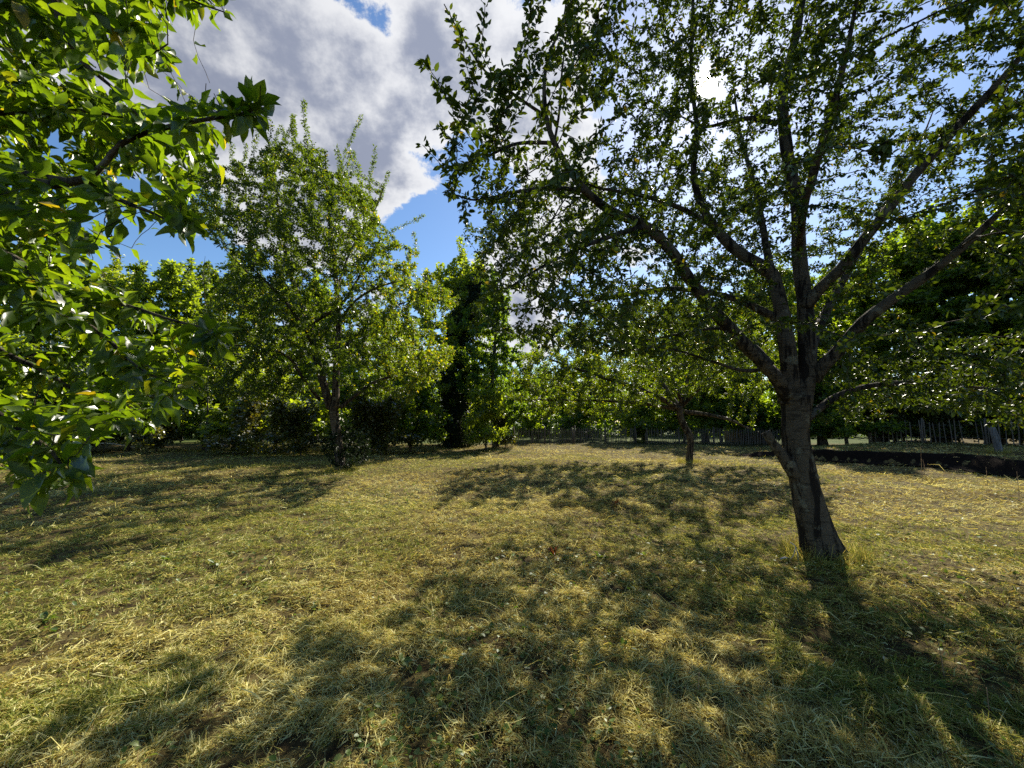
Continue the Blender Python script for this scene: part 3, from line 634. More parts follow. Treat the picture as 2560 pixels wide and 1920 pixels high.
    foliage('basal_foliage', q, ax, nr, R.uniform(.06, .10, n), R.uniform(0, 1, n), M_IVY, root, 'far')
    print('mid tree', len(t.P))
mid_tree()

# ---- the low spreading one behind
def small_tree():
    base = G(1722, 1156); Y0 = base[1]
    root = empty('fruit_tree', base, 'low spreading fruit tree with crooked short trunk beyond the big forked tree', 'tree')
    t = Tree(.2)
    def px(*a): return [(*P(u, v, Y0 + d), r) for (u, v, d, r) in a]
    tr = px((1722, 1170, 0, .16), (1724, 1140, 0, .12), (1726, 1095, 0, .115), (1714, 1072, 0, .115), (1702, 1045, 0, .12), (1698, 1015, 0, .13))
    t.limb(tr, 'trunk')
    LM = [px((1695, 1020, 0, .10), (1640, 990, -.2, .09), (1560, 960, -.5, .075), (1480, 935, -.8, .055), (1380, 900, -1.0, .03)),
          px((1690, 1022, 0, .08), (1600, 1008, .4, .065), (1500, 1002, .8, .05), (1400, 1000, 1.0, .04), (1290, 1000, 1.2, .02)),
          px((1712, 1030, 0, .09), (1760, 1035, -.2, .075), (1820, 1048, -.4, .055), (1860, 1066, -.5, .03), (1880, 1072, -.5, .012)),
          px((1700, 1015, 0, .09), (1715, 960, .2, .075), (1740, 890, .5, .055), (1760, 820, .7, .03)),
          px((1695, 1015, 0, .08), (1650, 950, .9, .065), (1590, 880, 1.6, .05), (1540, 820, 2.0, .025)),
          px((1705, 1015, 0, .08), (1770, 950, -.8, .065), (1840, 900, -1.6, .05), (1920, 850, -2.2, .025)),
          px((1705, 1010, 0, .07), (1680, 940, -1.0, .055), (1640, 870, -1.8, .04), (1590, 810, -2.3, .02))]
    for l in LM: t.limb(l)
    poly = [(1230, 1000), (1300, 880), (1400, 800), (1560, 755), (1700, 730), (1850, 760), (1950, 830), (2000, 900), (1960, 970), (1890, 1005), (1800, 990), (1720, 1000), (1640, 1020), (1560, 1040), (1480, 1060), (1380, 1050), (1280, 1050)]
    pts = ellipsoid(P(1620, 900, Y0), (6.2, 3.6, 2.9), 9000, .8, 18, .38); pts = pts[inside(poly, project(pts)[:, :2])][:3200]
    t.grow(pts, 1.2, .3, 60, (0, 0, .05), skip=len(curve(tr, .2)) - 2).radii(.0028, 2.45)
    t.wood(root, (M_BARK2, M_BARK2), (20, 10), .22, 7, .08)
    q, ax, nr = t.leafpts(75000, .009, 2, .2, .8, spread=.08); n = len(q)
    foliage('foliage', q, ax, nr, R.uniform(.06, .11, n), np.clip(R.normal(.55, .2, n), 0, .95), M_LEAF_MID, root, 'far')
small_tree()

# ---- the near one that reaches in from the left
def near_tree():
    base = np.array([-3.9, 1.7, hz(-3.9, 1.7)])
    root = empty('fruit_tree', base, 'close large leaved branches of a fruit tree reaching in from the left edge', 'tree')
    t = Tree(.07)
    tr = [(*base, .17), (*(base + [.05, 0, .7]), .13), (*(base + [.15, .02, 1.4]), .12), (*(base + [.2, 0, 1.9]), .11)]
    t.limb(tr, 'trunk')
    def px(a, *b): return [a] + [(*P(u, v, Y), r) for (u, v, Y, r) in b]
    f1, f2, f3 = (*(base + [.15, .02, 1.4]), .06), (*(base + [.18, 0, 1.7]), .06), (*(base + [.2, 0, 1.9]), .06)
    LM = [px(f2, (-250, 420, 1.75, .03), (0, 426, 1.65, .016), (84, 439, 1.6, .0135), (181, 456, 1.55, .012), (295, 498, 1.5, .009), (405, 544, 1.45, .005), (470, 590, 1.42, .003)),
          px(f2, (-150, 500, 1.6, .03), (150, 460, 1.5, .016), (240, 430, 1.48, .012), (304, 359, 1.45, .010), (392, 325, 1.42, .009), (506, 300, 1.4, .007), (612, 283, 1.38, .005), (650, 262, 1.36, .003)),
          px(f2, (-200, 300, 2.0, .03), (0, 283, 1.9, .013), (105, 278, 1.85, .011), (224, 278, 1.8, .008), (330, 300, 1.75, .004)),
          px(f3, (-200, -300, 1.7, .035), (60, -120, 1.6, .02), (139, 0, 1.55, .015), (148, 51, 1.55, .013), (198, 143, 1.5, .010), (236, 181, 1.5, .008), (295, 232, 1.47, .006), (380, 330, 1.45, .003)),
          px(f3, (-100, -250, 1.9, .03), (120, -60, 1.8, .016), (220, 20, 1.75, .012), (310, 90, 1.7, .009), (360, 140, 1.68, .006), (420, 110, 1.65, .003)),
          px(f3, (-50, -350, 2.1, .03), (200, -180, 2.0, .016), (380, -60, 1.95, .010), (480, 0, 1.9, .006), (560, 30, 1.85, .003)),
          px(f1, (-300, 560, 1.8, .03), (0, 630, 1.75, .015), (81, 685, 1.7, .012), (163, 771, 1.65, .010), (260, 840, 1.6, .008), (317, 893, 1.58, .006), (378, 938, 1.55, .004), (440, 960, 1.52, .0025)),
          px(f1, (-250, 700, 2.2, .03), (100, 720, 2.1, .014), (300, 760, 1.95, .010), (430, 800, 1.8, .006), (560, 830, 1.7, .003)),
          px(f1, (-300, 900, 1.6, .03), (-50, 1010, 1.5, .013), (60, 1080, 1.45, .009), (130, 1130, 1.4, .006), (170, 1190, 1.38, .003)),
          px(f1, (-250, 800, 2.5, .03), (50, 900, 2.5, .014), (200, 980, 2.5, .009), (330, 1010, 2.45, .005), (430, 1020, 2.4, .0025)),
          px(f2, (-200, 560, 2.6, .03), (100, 580, 2.6, .014), (220, 600, 2.55, .009), (280, 590, 2.5, .004))]
    for l in LM: t.limb(l)
    poly = [(-1500, -900), (300, -900), (640, -150), (570, 15), (450, 40), (400, 100), (440, 160), (370, 175), (270, 130), (235, 190), (290, 235), (400, 265), (520, 250), (640, 245), (660, 290), (560, 345), (600, 400), (500, 460), (470, 570), (380, 520), (290, 500), (215, 520), (240, 600), (225, 660), (320, 760), (430, 820),
            (560, 815), (570, 850), (460, 890), (500, 950), (420, 1010), (380, 1090), (210, 1120), (170, 1230), (60, 1240), (-60, 1150), (-700, 1150), (-1500, 900)]
    n = 26000; u = R.uniform(-900, 700, n); v = R.uniform(-700, 1240, n); k = inside(poly, np.stack([u, v], 1)); u, v = u[k], v[k]
    Y = R.uniform(1.25, 3.0, len(u)); d = np.stack([ray(a, b) for a, b in zip(u, v)]) * Y[:, None]; pts = d + np.array([0, 0, CAM_H])
    fill = (u < 300) | (R.random(len(u)) < .8); dens = R.random(len(u)) < (Y / 3.0) ** 1.2 * .9 + .15; pts = pts[fill & dens & (vn3(pts * 2.2, 9) > .36)][:3600]; pj = project(pts); pts = pts[~((pj[:, 0] > 500) & (pj[:, 1] < 100))]
    tip = [P(a, b, c) for a, b, c in zip(np.concatenate([R.uniform(470, 690, 110), R.uniform(400, 575, 70)]), np.concatenate([R.uniform(200, 320, 110), R.uniform(790, 870, 70)]), np.concatenate([R.uniform(1.3, 1.45, 110), R.uniform(1.6, 1.8, 70)]))]
    pts = np.vstack([pts, tip])
    t.grow(pts, .55, .11, 70, (0, 0, .05), skip=len(curve(tr, .07))).radii(.0016, 2.4)
    t.wood(root, (M_BARK, M_TWIG), (20, 9), .13, 140, .05)
    def clear(q): pj = project(q); return (pj[:, 2] > .95) & (inside(poly, pj[:, :2]) | (R.random(len(q)) < .18))
    q, ax, nr = t.leafpts(33000, .012, 2, .25, .9, clear=clear, seedleaf=True); n = len(q)
    tone = np.clip(R.normal(.46, .28, n), 0, .93); tone = np.where(R.random(n) < .006, 1., tone)
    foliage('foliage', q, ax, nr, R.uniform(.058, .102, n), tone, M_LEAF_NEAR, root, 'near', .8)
    print('near tree', len(t.P), n)
near_tree()

# ------------------------------------------------------------------ trees and shrubs at the back
def copy_tree(o, loc, scale, rz, label, group=None):
    c = o.copy(); COL.objects.link(c); c.location = tuple(loc); c.scale = scale; c.rotation_euler = (0, 0, rz); tag(c, label, group=group)
    for ch in list(o.children):
        d = ch.copy(); COL.objects.link(d); d.parent = c
    return c
def proto(name, cat, label, blobs, height_, nl, leaf, mat, seed, trunk=.16, shoots=0, step=.35, npts=900, clump=.7, group=None):
    """a tree at the origin, 'height_' tall, crown made of several uneven masses"""
    root = empty(name, (0, 0, 0), label, cat, group); rg = np.random.default_rng(seed); t = Tree(step)
    top = height_ * .8
    st = [(0, 0, -.1, trunk * 1.4), (.05, 0, .5, trunk), (rg.normal(0, .15), rg.normal(0, .15), top * .35, trunk * .8), (rg.normal(0, .3), rg.normal(0, .3), top * .7, trunk * .5), (rg.normal(0, .3), rg.normal(0, .3), top, trunk * .12)]
    t.limb(st, 'trunk'); k0 = len(t.pos)
    pts = np.vstack([ellipsoid(c, r, int(npts * w), clump, seed, .36) for c, r, w in blobs]); pts = pts[pts[:, 2] > .25]
    t.grow(pts, 2.2, .5, 50, (0, 0, .15), .22, skip=2, rng=rg)
    if shoots:
        z = t.P[:, 2]; cand = np.where(z > np.percentile(z, 80))[0]; t.sprout(rg.choice(cand, shoots), (.6, 1.5), (0, 0, 1), .2, rg)
    t.radii(.005, 2.3)
    t.wood(root, (M_BARKBG, M_BARKBG), (9, 7), .15, seed, .3)
    q, ax, nr = t.leafpts(nl, .03, 3, .1, .6); n = len(q); q = q + R.normal(0, .07, q.shape)
    foliage('foliage', q, ax, nr, R.uniform(.7, 1.3, n) * leaf, np.clip(R.normal(.5, .22, n), 0, 1), mat, root, 'far', 1.1)
    return root
GB = 'trees standing along the back of the meadow'
A_ = proto('hedgerow_tree', 'tree', '', [((0, 0, 5.2), (2.6, 2.6, 3.2), .5), ((.9, .3, 7.4), (1.9, 1.8, 2.2), .25), ((-1.1, -.4, 3.2), (2.0, 2.0, 2.0), .25)], 10, 27000, .16, M_LEAF_BG, 1, .2, 18)
B_ = proto('hedgerow_tree', 'tree', '', [((0, 0, 4.6), (2.2, 2.2, 4.0), .55), ((.7, -.3, 7.6), (1.4, 1.4, 2.4), .25), ((-.8, .4, 2.4), (1.9, 1.8, 1.9), .3)], 10, 25000, .15, M_LEAF_BG, 2, .18, 30)
C_ = proto('hedgerow_tree', 'tree', '', [((-.8, 0, 4.0), (2.6, 2.3, 3.0), .45), ((1.3, .2, 5.2), (2.2, 2.2, 2.8), .35), ((.2, 0, 7.6), (1.5, 1.5, 2.2), .2)], 10, 27000, .17, M_LEAF_BG, 3, .2, 22)
S_ = proto('shrub', 'shrub', '', [((0, 0, .9), (1.5, 1.2, 1.0), .6), ((.8, .2, 1.3), (.9, .8, .8), .25), ((-.9, 0, .7), (.9, .9, .8), .25)], 2, 6500, .115, M_LEAF_BG, 4, .03, 10, .16, 420, 1.2)
Q_ = proto('bramble', 'shrub', '', [((0, 0, .5), (1.5, 1.0, .6), .7), ((.6, 0, .7), (.8, .7, .6), .3)], 1.2, 6000, .10, M_BRAMBLE, 5, .02, 14, .13, 360, 1.4)
PROTO = {'A': A_, 'B': B_, 'C': C_, 'S': S_, 'Q': Q_}; NATH = {'A': 9.9, 'B': 10.2, 'C': 9.9, 'S': 2.4, 'Q': 1.5}; used = set()
def plant(k, u, Y, vtop, wide, label, group, z=None):
    x = (u - 1280) / F * Y * 1.0; z = hz(x, Y) if z is None else z; d = ray(u, vtop); top = CAM_H + d[2] * Y
    s = (top - z) / NATH[k]; o = PROTO[k]; rz = R.uniform(0, 6.28)
    if k not in used:
        used.add(k); o.location = (x, Y, z); o.scale = (s * wide, s * wide, s); o.rotation_euler = (0, 0, rz); tag(o, label, group=group); return o
    return copy_tree(o, (x, Y, z), (s * wide, s * wide, s), rz, label, group)
for a in (
    ('A', -420, 21, 480, 1.2, 'broad tree at the far left behind the near leafy branches'),
    ('C', 40, 24, 600, 1.1, 'rounded tree behind the near branches at the left edge'),
    ('B', 215, 32.4, 620, 1.2, 'upright tree just right of the near left branches at the back'),
    ('A', 335, 31.2, 625, 1.15, 'sunlit tree with spiky top under the blue gap of sky on the left'),
    ('C', 450, 34.8, 670, 1.2, 'middling green tree between the spiky tree and the dark bluish tree'),
    ('B', 575, 40.8, 640, 1.2, 'distant bluish dark tree top left of the twin stemmed fruit tree'),
    ('A', 650, 32.4, 690, 1.25, 'tree hidden behind the left side of the twin stemmed fruit tree'),
    ('C', 790, 30.0, 700, 1.25, 'tree hidden behind the stems of the twin stemmed fruit tree'),
    ('A', 950, 28.8, 740, 1.15, 'bright yellow green tree behind the right side of the twin stemmed tree'),
    ('B', 1120, 27, 600, 1.15, 'grey green tree with spiky shoots above the ivy covered trunk'),
    ('C', 1240, 25, 690, .85, 'pale leafy tree right beside the ivy covered trunk'),
    ('A', 1350, 37, 905, 1.3, 'small bright tree beyond the picket fence near the gap of sky'),
    ('C', 1470, 39, 850, 1.3, 'light green tree beyond the middle of the picket fence'),
    ('B', 1610, 35, 800, 1.3, 'tree behind the crown of the low spreading fruit tree'),
    ('A', 1760, 31, 745, 1.1, 'shady tree behind the low tree and the shed'),
    ('C', 1910, 29, 700, 1.0, 'dark tree directly behind the fork of the big trunk'),
    ('B', 2050, 26, 640, 1.1, 'dark tree just right of the big trunk at the back'),
    ('A', 2190, 24.5, 580, 1.4, 'tall shady tree at the back between the big trunk and the grey post'),
    ('C', 2340, 23, 560, 1.35, 'deep green tree behind the right picket fence'),
    ('A', 2480, 21, 520, 1.3, 'tall dark tree at the back above the grey post'),
    ('B', 2640, 19, 420, 1.2, 'dark tree at the right edge of the meadow'),
    ('C', 2950, 17, 300, 1.2, 'dark tree standing outside the right edge')):
    plant(*a, GB)
for a in (('A', 1180, 52, 900, 1.5, 'far tree seen low between the ivy trunk and the picket fence'), ('C', 1270, 55, 930, 1.6, 'far tree in the gap above the left end of the picket fence'), ('A', 1340, 50, 950, 1.6, 'far tree low under the gap of white sky'), ('B', 1410, 56, 925, 1.7, 'far tree above the gate gap of the picket fence'),
          ('C', 1500, 52, 900, 1.6, 'far tree behind the middle fence and light green tree'), ('A', 1600, 54, 880, 1.6, 'far tree behind the low spreading crown'), ('C', 1700, 50, 860, 1.6, 'far tree behind the trunk of the low spreading tree'), ('B', 1030, 52, 850, 1.5, 'far tree left of the ivy trunk')):
    plant(*a, 'far trees beyond the meadow')
GS = 'shrubs along the back edge of the meadow'
for a in (
    ('S', -90, 18, 900, 1.3, 'dense shrub behind the fence at the far left'), ('S', 130, 21, 930, 1.2, 'dark shrub left of the pale lying stick'), ('Q', 205, 19.5, 1035, 1.2, 'brownish bramble behind the pale lying stick'),
    ('S', 330, 22.5, 945, 1.2, 'pale flecked shrub above the pale lying stick'), ('Q', 400, 19.8, 1030, 1.2, 'yellow brown bramble at the right end of the lying stick'), ('S', 520, 22, 900, 1.1, 'yellow green shrub behind the left limbs of the twin stemmed tree'),
    ('Q', 590, 19.0, 1030, 1.4, 'bramble left of the foot of the twin stemmed tree'), ('S', 690, 21, 920, 1.3, 'shrub behind the foot of the twin stemmed tree'), ('Q', 760, 18.5, 1040, 1.3, 'low bramble right behind the foot of the twin stemmed tree'),
    ('S', 900, 20, 910, 1.1, 'bright shrub right of the twin stemmed tree'), ('Q', 960, 18.6, 1030, 1.3, 'dark bramble between the twin stemmed tree and the ivy trunk'), ('S', 1030, 21, 930, 1.0, 'shrub at the left foot of the ivy trunk'),
    ('S', 1215, 22.5, 960, .9, 'bushy shrub at the right foot of the ivy trunk'), ('Q', 1265, 24.5, 1050, 1.0, 'low brown bramble at the left end of the picket fence'),
    ('S', 1330, 31, 985, 1.2, 'pale green shrub just behind the left end of the picket fence'), ('S', 1450, 33, 990, 1.4, 'bright shrub behind the middle of the picket fence'), ('S', 1585, 31, 985, 1.2, 'shady shrub behind the gap in the picket fence'),
    ('S', 1705, 30, 950, 1.4, 'dark shrub behind the trunk of the low spreading tree'), ('S', 1800, 31, 920, 1.3, 'dark shrub left of the shed'), ('S', 1985, 28.5, 930, 1.5, 'dark shrub right of the shed'),
    ('S', 2110, 24, 940, 1.4, 'glossy shrub between the big trunk and the right picket fence'), ('S', 2230, 25.5, 960, 1.4, 'shrub behind the left end of the right picket fence'), ('S', 2350, 24, 930, 1.4, 'shrub behind the middle of the right picket fence'),
    ('Q', 2255, 23.2, 1035, 1.6, 'bramble at the foot of the right picket fence, leftmost of three'), ('Q', 2390, 21.6, 1035, 1.6, 'bramble behind the middle of the right picket fence'), ('Q', 2540, 20.3, 1030, 1.6, 'bramble behind the right picket fence beyond the grey post'),
    ('S', 2460, 21.5, 920, 1.4, 'shrub just left of the grey post'), ('S', 2580, 19.5, 900, 1.4, 'shrub right of the grey post at the right edge')):
    plant(*a, GS)
def far_hedge():
    n = 42000; x = R.uniform(-75, 85, n); top = 3.2 + 3.0 * vn2(x * .13, x * 0, 5) + 1.5 * vn2(x * .6, x * 0, 6); z = R.random(n) ** .9 * top; y = 44 + R.normal(0, 1.1, n) + 3 * vn2(x * .1, x * 0, 7) - np.abs(x - 4) * .12
    foliage('far_hedge', np.stack([x, y, z], 1), R.normal(0, 1, (n, 3)), np.array([0, -.3, 1]) + R.normal(0, .6, (n, 3)), R.uniform(.3, .6, n), R.random(n), M_LEAF_BG, None, 'far', 1.3)['kind'] = 'stuff'
far_hedge()
# ---- the ivy covered trunk
def ivy_tree():
    b = G(1150, 1117); Y0 = b[1]
    root = empty('ivy_clad_tree', b, 'dark leaning trunk wrapped in ivy behind the centre of the meadow', 'tree')
    c = curve([(*P(1140, 1125, Y0), .42), (*P(1138, 1040, Y0), .32), (*P(1132, 950, Y0), .3), (*P(1142, 860, Y0 + .1), .26), (*P(1165, 790, Y0 + .2), .30), (*P(1188, 735, Y0 + .3), .26), (*P(1200, 690, Y0 + .3), .05)], .25)
    mb = MB(); mb.tube(c[:, :3], c[:, 3], 12, True, .2, 3); mb.build('trunk', M_BARKBG, root)
    n = 26000; k = R.integers(0, len(c), n); th = R.uniform(0, 6.28, n); d = np.stack([np.cos(th), np.sin(th), R.normal(0, .4, n)], 1)
    rad = (.35 + .75 * vn3(np.stack([c[k, 2] * .8, np.cos(th) * 1.2, np.sin(th) * 1.2], 1), 4)) * (c[k, 3] / .3 + .6) * 1.0 * np.sqrt(R.uniform(.1, 1.1, n))
    q = c[k, :3] + d * rad[:, None] + R.normal(0, .05, (n, 3))
    foliage('ivy_foliage', q, unit(d * .5 + np.array([0, 0, -.8]) + R.normal(0, .4, (n, 3))), unit(d + R.normal(0, .4, (n, 3))), R.uniform(.09, .17, n), R.random(n), M_IVY, root, 'far', 1.4)
ivy_tree()
# ---- a thin sapling in front of the left trees
def sapling():
    b = G(517, 1118); Y0 = b[1] * .8; b = np.array([*P(517, 1110, Y0)[:2], 0]); b[2] = hz(b[0], b[1])
    root = empty('sapling', b, 'thin lone sapling shoot standing against the sky left of the twin stemmed tree', 'tree')
    t = Tree(.2); st = [(*b, .04), (*P(520, 950, Y0), .032), (*P(516, 800, Y0), .026), (*P(508, 690, Y0), .016), (*P(513, 640, Y0), .005)]
    t.limb(st, 'trunk'); t.grow(np.vstack([ellipsoid(P(515, 690, Y0), (.35, .35, .8), 60), ellipsoid(P(520, 800, Y0), (.5, .5, 1.2), 40)]), 1.0, .2, 30, (0, 0, .3)).radii(.004)
    t.wood(root, (M_BARKBG, M_TWIG), (8, 6), .1, 3, .15)
    q, ax, nr = t.leafpts(700, .02, 3, .1, .6, seedleaf=False); n = len(q); foliage('foliage', q, ax, nr, R.uniform(.10, .17, n), R.uniform(0, .6, n), M_LEAF_MID, root, 'far', 1.1)
sapling()

# ------------------------------------------------------------------ fences
def rotz(a): return np.array([[math.cos(a), -math.sin(a), 0], [math.sin(a), math.cos(a), 0], [0, 0, 1]])
def tiltm(ax, ay): 
    ca, sa, cb, sb = math.cos(ax), math.sin(ax), math.cos(ay), math.sin(ay)
    return np.array([[1, 0, 0], [0, ca, -sa], [0, sa, ca]]) @ np.array([[cb, 0, sb], [0, 1, 0], [-sb, 0, cb]])
def fence(p0, p1, label, hgt=1.05, gap=.105, bay=2.2, group='picket fences round the meadow', drop=0.0):
    p0, p1 = np.array(p0, float), np.array(p1, float); L = np.linalg.norm(p1 - p0); d = (p1 - p0) / L; a = math.atan2(d[1], d[0])
    root = empty('picket_fence', (*p0, hz(*p0)), label, 'fence', group); nb = max(1, int(round(L / bay))); nrm = np.array([-d[1], d[0]])
    for k in range(nb + 1):
        q = p0 + d * L * k / nb + nrm * .07; mb = MB(); z = hz(*q); h = hgt * R.uniform(1.02, 1.2)
        mb.tube([(q[0], q[1], z - .2), (q[0] + R.normal(0, .02), q[1], z + h * .5), (q[0] + R.normal(0, .04), q[1] + R.normal(0, .03), z + h)], [.055, .052, .045], 9, True, .12, k); mb.build('post', M_FENCE, root)
    for k in range(nb):
        mb = MB(); m = int(L / nb / gap)
        for j in range(m):
            if R.random() < drop: continue
            s = (k + (j + .5) / m) / nb * L + R.normal(0, .012); q = p0 + d * s; z = hz(*q); h = hgt * R.uniform(.90, 1.06); w = R.uniform(.03, .05)
            rot = rotz(a) @ tiltm(R.normal(0, .025), R.normal(0, .03))
            mb.box((q[0], q[1], z + .03 + h * .46), (w, .018, h * .92), rot); mb.box(np.array([q[0], q[1], z + .03 + h * .46]) + rot @ np.array([0, 0, h * .50]), (w * .98, .0175, h * .08), rot, .25)
        mb.build('picket_panel', M_FENCE, root, False)
    for zz in (.28, .8):
        pts = []
        for s in np.linspace(0, L, nb * 4 + 1): q = p0 + d * s + nrm * .012; pts.append((q[0], q[1], hz(*q) + zz * hgt + R.normal(0, .008)))
        mb = MB(); mb.tube(pts, .004, 5, True); mb.build('wire', M_POST, root)
gx = lambda u, Y: ((u - 1280) / F * Y, Y)
fence(gx(1288, 26), gx(1432, 27.5), 'sunlit grey picket fence left of the gate gap at the back', 1.10)
fence(gx(1436, 27.6), gx(1588, 29), 'shaded picket fence in the middle at the back with leaning pickets', 1.08, drop=.12)
fence(gx(1612, 29), gx(1960, 27), 'dark picket fence behind the low spreading fruit tree', 1.10)
fence(gx(2165, 22.5), gx(2640, 17.8), 'dark picket fence with light showing through at the right edge', 1.15, .17, drop=.1)
fence(gx(-180, 14.5), gx(75, 17.5), 'old picket fence half hidden by the near branches at the left edge', 1.15, .12)

# ------------------------------------------------------------------ small things
def post():
    b = G(2496, 1132); root = empty('wooden_post', b, 'leaning weathered grey wooden post near the right picket fence', 'post')
    mb = MB(); c = curve([(*(b + [.06, 0, -.2]), .115), (*(b + [.02, 0, .15]), .108), (*(b + [-.05, 0, .55]), .10), (*(b + [-.12, .02, .95]), .085)], .06); mb.tube(c[:, :3], c[:, 3], 14, True, .2, 9); mb.build('shaft', M_POST, root)
    mb = MB(); mb.tube([b + [-.11, -.10, .86], b + [-.03, -.115, .40]], .006, 5); mb.build('wire', M_FENCE, root)
post()
def shed():
    x, Y = gx(1888, 31); z = hz(x, Y); root = empty('garden_shed', (x, Y, z), 'small brown wooden shed with pale sloping roof behind the big trunk', 'shed'); w, dp, h = 2.6, 2.2, 2.0
    mb = MB()
    for k in range(17): mb.box((x - w / 2 + (k + .5) * w / 17, Y, z + h / 2 - .02), (w / 17 - .008, .03, h), None)
    for k in range(14):
        for sx in (-1, 1): mb.box((x + sx * w / 2, Y + .03 + (k + .5) * dp / 14, z + h / 2 + .04), (.03, dp / 14 - .008, h + .08), None)
    mb.box((x, Y + dp + .05, z + h / 2), (w, .03, h)); mb.build('wall', M_SHED, root, False)
    mb = MB(); mb.box((x - .35, Y - .035, z + .92), (.8, .03, 1.75)); d = mb.build('door', M_FENCE, root, False)
    mb = MB(); mb.box((x - .05, Y - .06, z + .95), (.03, .02, .14)); hdl = mb.build('handle', M_POST, None, False, origin=(0, 0, 0)); hdl.parent = d; hdl.location = tuple(-np.array((x, Y, z)))
    m, N, L = newmat('felt_roof'); bs = N('ShaderNodeBsdfPrincipled'); n = N('ShaderNodeTexNoise'); n.inputs['Scale'].default_value = 8; n.inputs['Detail'].default_value = 6; r = ramp(N, [(.35, (.30, .31, .30)), (.65, (.52, .53, .50))]); L(n.outputs[0], r.inputs[0]); L(r.outputs[0], bs.inputs['Base Color']); bs.inputs['Roughness'].default_value = .8; o = N('ShaderNodeOutputMaterial'); L(bs.outputs[0], o.inputs[0])
    mb = MB(); a = -.16; rot = np.array([[1, 0, 0], [0, math.cos(a), -math.sin(a)], [0, math.sin(a), math.cos(a)]]); mb.box((x, Y + dp / 2, z + h + .2), (w + .35, dp + .5, .07), rot); mb.build('roof', m, root, False)
shed()
def stick(name, pts, r, mat, label, cat, fork=None, group=None):
    c = curve([(*p, r * (1 - .5 * k / len(pts))) for k, p in enumerate(pts)], .04); mb = MB(); mb.tube(c[:, :3], c[:, 3], 8, True, .25, 4)
    if fork is not None: c = curve([(*p, r * .6 * (1 - .4 * k / len(fork))) for k, p in enumerate(fork)], .04); mb.tube(c[:, :3], c[:, 3], 7, True, .25, 5)
    tag(mb.build(name, mat, None, True, origin=pts[0]), label, cat, group)
a, b = G(212, 1112), G(338, 1121); stick('fallen_stick', [a + [0, 0, .12], (a + b) / 2 + [0, 0, .2], b + [0, 0, .06]], .03, M_STICK, 'long pale stick lying at the meadow edge on the left', 'stick')
a = G(1576, 1102); stick('fallen_branch', [a + [0, 0, .05], a + [.35, .1, .14], a + [.8, .15, .08]], .035, M_STICK, 'pale crooked branch lying below the picket fence', 'branch', [a + [.3, .1, .12], a + [.1, -.1, .3]])
a = G(1996, 1402); stick('dry_twig', [a + [0, 0, -.02], a + [-.005, 0, .08], a + [-.03, 0, .17], a + [-.07, .02, .2]], .008, M_STICK, 'pale forked twig standing at the foot of the big trunk', 'twig', [a + [-.02, 0, .15], a + [-.06, 0, .05], a + [-.11, 0, .0]])
a = G(1962, 1404); stick('wood_chip', [a + [-.05, 0, .03], a + [0, 0, .045], a + [.05, .01, .035]], .012, M_STICK, 'short bleached wood scrap left of the big trunk foot', 'wood scrap')
GT = 'tall dry stalks left standing in the meadow'
for u, v, h, lean, lb in ((2306, 1205, .95, .05, 'tallest reddish dry stalk in front of the dark bank on the right'), (2314, 1198, .55, -.03, 'shorter dry stalk just right of the tallest reddish stalk'), (2469, 1215, .45, .03, 'dry stalk in front of the bank near the right edge'),
                          (1530, 1172, 1.0, .02, 'thin tall stalk in the sunny middle of the meadow'), (2270, 1138, .55, .0, 'dark stalk on top of the bank on the right'), (2548, 1240, .5, .02, 'pale stalk at the right edge below the bank'),
                          (2362, 1700, .22, -.08, 'straight pale straw standing in the lower right shade'), (1745, 1740, .12, .1, 'short pale straw standing in the lower right, left of the trunk shadow'), (2475, 1800, .16, .0, 'short straw standing at the lower right corner'), (1130, 1450, .14, .25, 'pale bent straw standing in the centre shade')):
    a = G(u, v); r = .002 + .0045 * min(1, a[1] / 14); c = curve([(*(a + [0, 0, -.02]), r), (*(a + [lean * h * .4, 0, h * .5]), r * .85), (*(a + [lean * h, 0, h]), r * .5)], .05); mb = MB(); mb.tube(c[:, :3], c[:, 3], 6, True, .15, 2)
    if a[1] > 6: mb.tube([c[len(c) // 2, :3], c[len(c) // 2, :3] + np.array([.04, .02, .14])], [r * .6, r * .3], 5)
    tag(mb.build('dry_stalk', M_STALK, None, True, origin=a), lb, 'stalk', GT)
def rosette(u, v, n, size, mat, label, name, cat, up=.35, group=None):
    a = G(u, v) + [0, 0, .02]; th = R.uniform(0, 6.28, n); ax = np.stack([np.cos(th), np.sin(th), R.uniform(.1, 1, n) * up * 2], 1)
    T, faces = TEMPL['near']; root = a
    q = np.repeat(a[None], n, 0) + ax * .015; o = foliage(name, q - a, ax, unit(np.array([0, 0, 1]) + R.normal(0, .3, (n, 3))), R.uniform(.6, 1.2, n) * size, R.random(n), mat, None, 'near', .9 if mat is M_WEED else .5); o.location = tuple(a); tag(o, label, cat, group)
GW = 'broad leaved weeds in the cut grass'
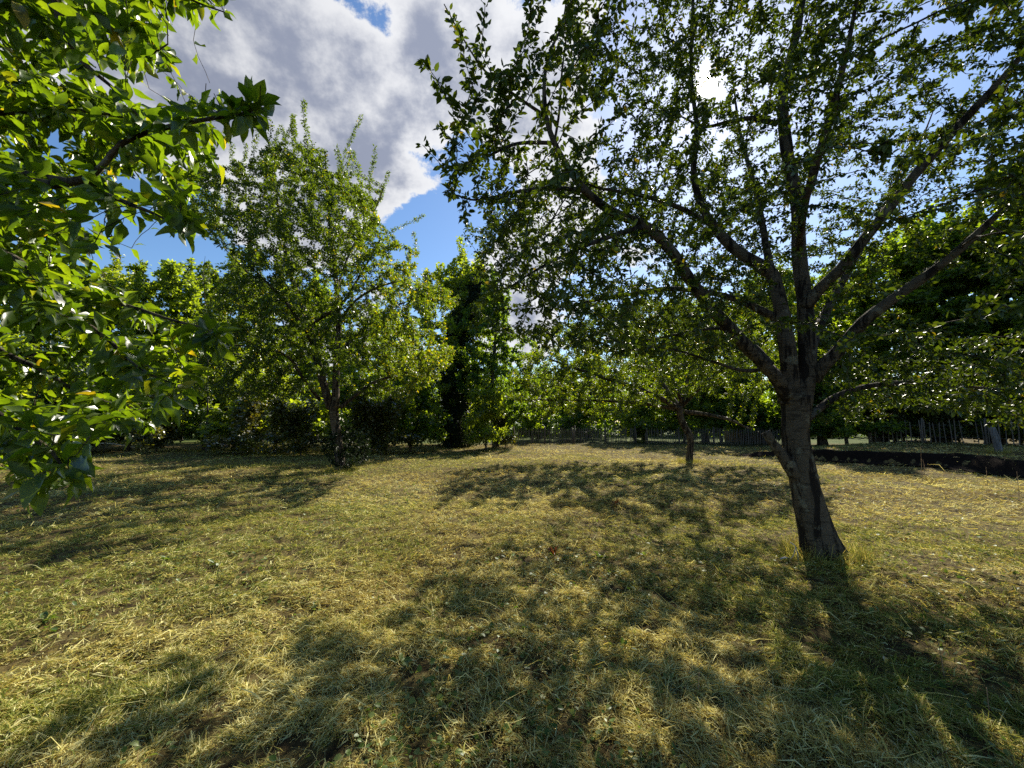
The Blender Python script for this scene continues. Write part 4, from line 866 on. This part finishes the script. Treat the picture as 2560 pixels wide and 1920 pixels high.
for u, v, n, s, lb in ((1505, 1400, 8, .10, 'bright weed with two big leaves in the upper edge of the centre shade'), (2340, 1812, 7, .07, 'green weed in the lower right below the straight straw'), (2078, 1762, 5, .05, 'tiny light green weed in the lower right beside the trunk shadow'),
                       (1000, 1668, 7, .07, 'weed with one wide leaf left of the bottom centre'), (110, 1560, 8, .08, 'pale weed in the lower left sunny grass'), (420, 1405, 9, .07, 'leafy weed in the left sunny strip'), (540, 1415, 8, .07, 'second leafy weed right of the one in the left sunny strip'),
                       (1640, 1745, 6, .06, 'small weed in the shade at the bottom right of centre'), (1960, 1290, 7, .09, 'weed tuft in the sun left of the big trunk'), (330, 1420, 9, .08, 'broad weed patch at the left below the long shadow')):
    rosette(u, v, n, s, M_WEED, lb, 'weed', 'weed', .35, GW)
for u, v, n, s, lb in ((1385, 1395, 14, .085, 'reddish brown dock clump in the upper centre shade'), (1540, 1268, 10, .10, 'rusty dry dock clump where sun and shade meet behind the centre'), (2262, 1360, 6, .07, 'small rusty dry weed right of the big trunk')):
    rosette(u, v, n, s, M_DOCK, lb, 'dock_plant', 'weed', 1.2, 'dry dock plants')
for u, v, lb in ((2212, 1655, 'yellow fallen leaf in the lower right shade'), (1895, 1848, 'pale yellow fallen leaf at the bottom right of centre'), (1020, 1840, 'orange brown fallen leaf near the bottom centre')):
    a = G(u, v) + [0, 0, .035]; o = foliage('fallen_leaf', np.zeros((1, 3)), unit(R.normal(0, 1, (1, 3)) * [1, 1, .15]), np.array([[.2, -.3, 1.]]), np.array([.05]), np.array([1.]), leaf_mat('fallen_leaf', [(0, (.5, .33, .03)), (1, (.6, .4, .05))], .4, (1.2, 1, .5)), None, 'near'); o.location = tuple(a); tag(o, lb, 'leaf', 'fallen leaves')
# loose clover and leaf scraps in the hay
def scraps():
    n = 17000; r = np.exp(R.uniform(math.log(1.2), math.log(14), n)); th = R.uniform(-1.1, 1.1, n); x, y = r * np.sin(th), r * np.cos(th)
    k = vn2(x * .7, y * .7, 91) * .6 + vn2(x * 2.2, y * 2.2, 92) * .4 + .1 * smooth(-x, 0, 4) > R.uniform(.45, .75, n); x, y, r = x[k], y[k], r[k]; n = len(x)
    q = np.stack([x, y, height(x, y) + R.uniform(.015, .05, n)], 1)
    o = foliage('clover_leaves', q, unit(R.normal(0, 1, (n, 3)) * [1, 1, .35]), unit(np.array([0, 0, 1]) + R.normal(0, .4, (n, 3))), R.uniform(.018, .04, n) * (1 + r * .05), R.random(n), M_WEED, None, 'mid', 1.5); tag(o, kind='stuff')
scraps()
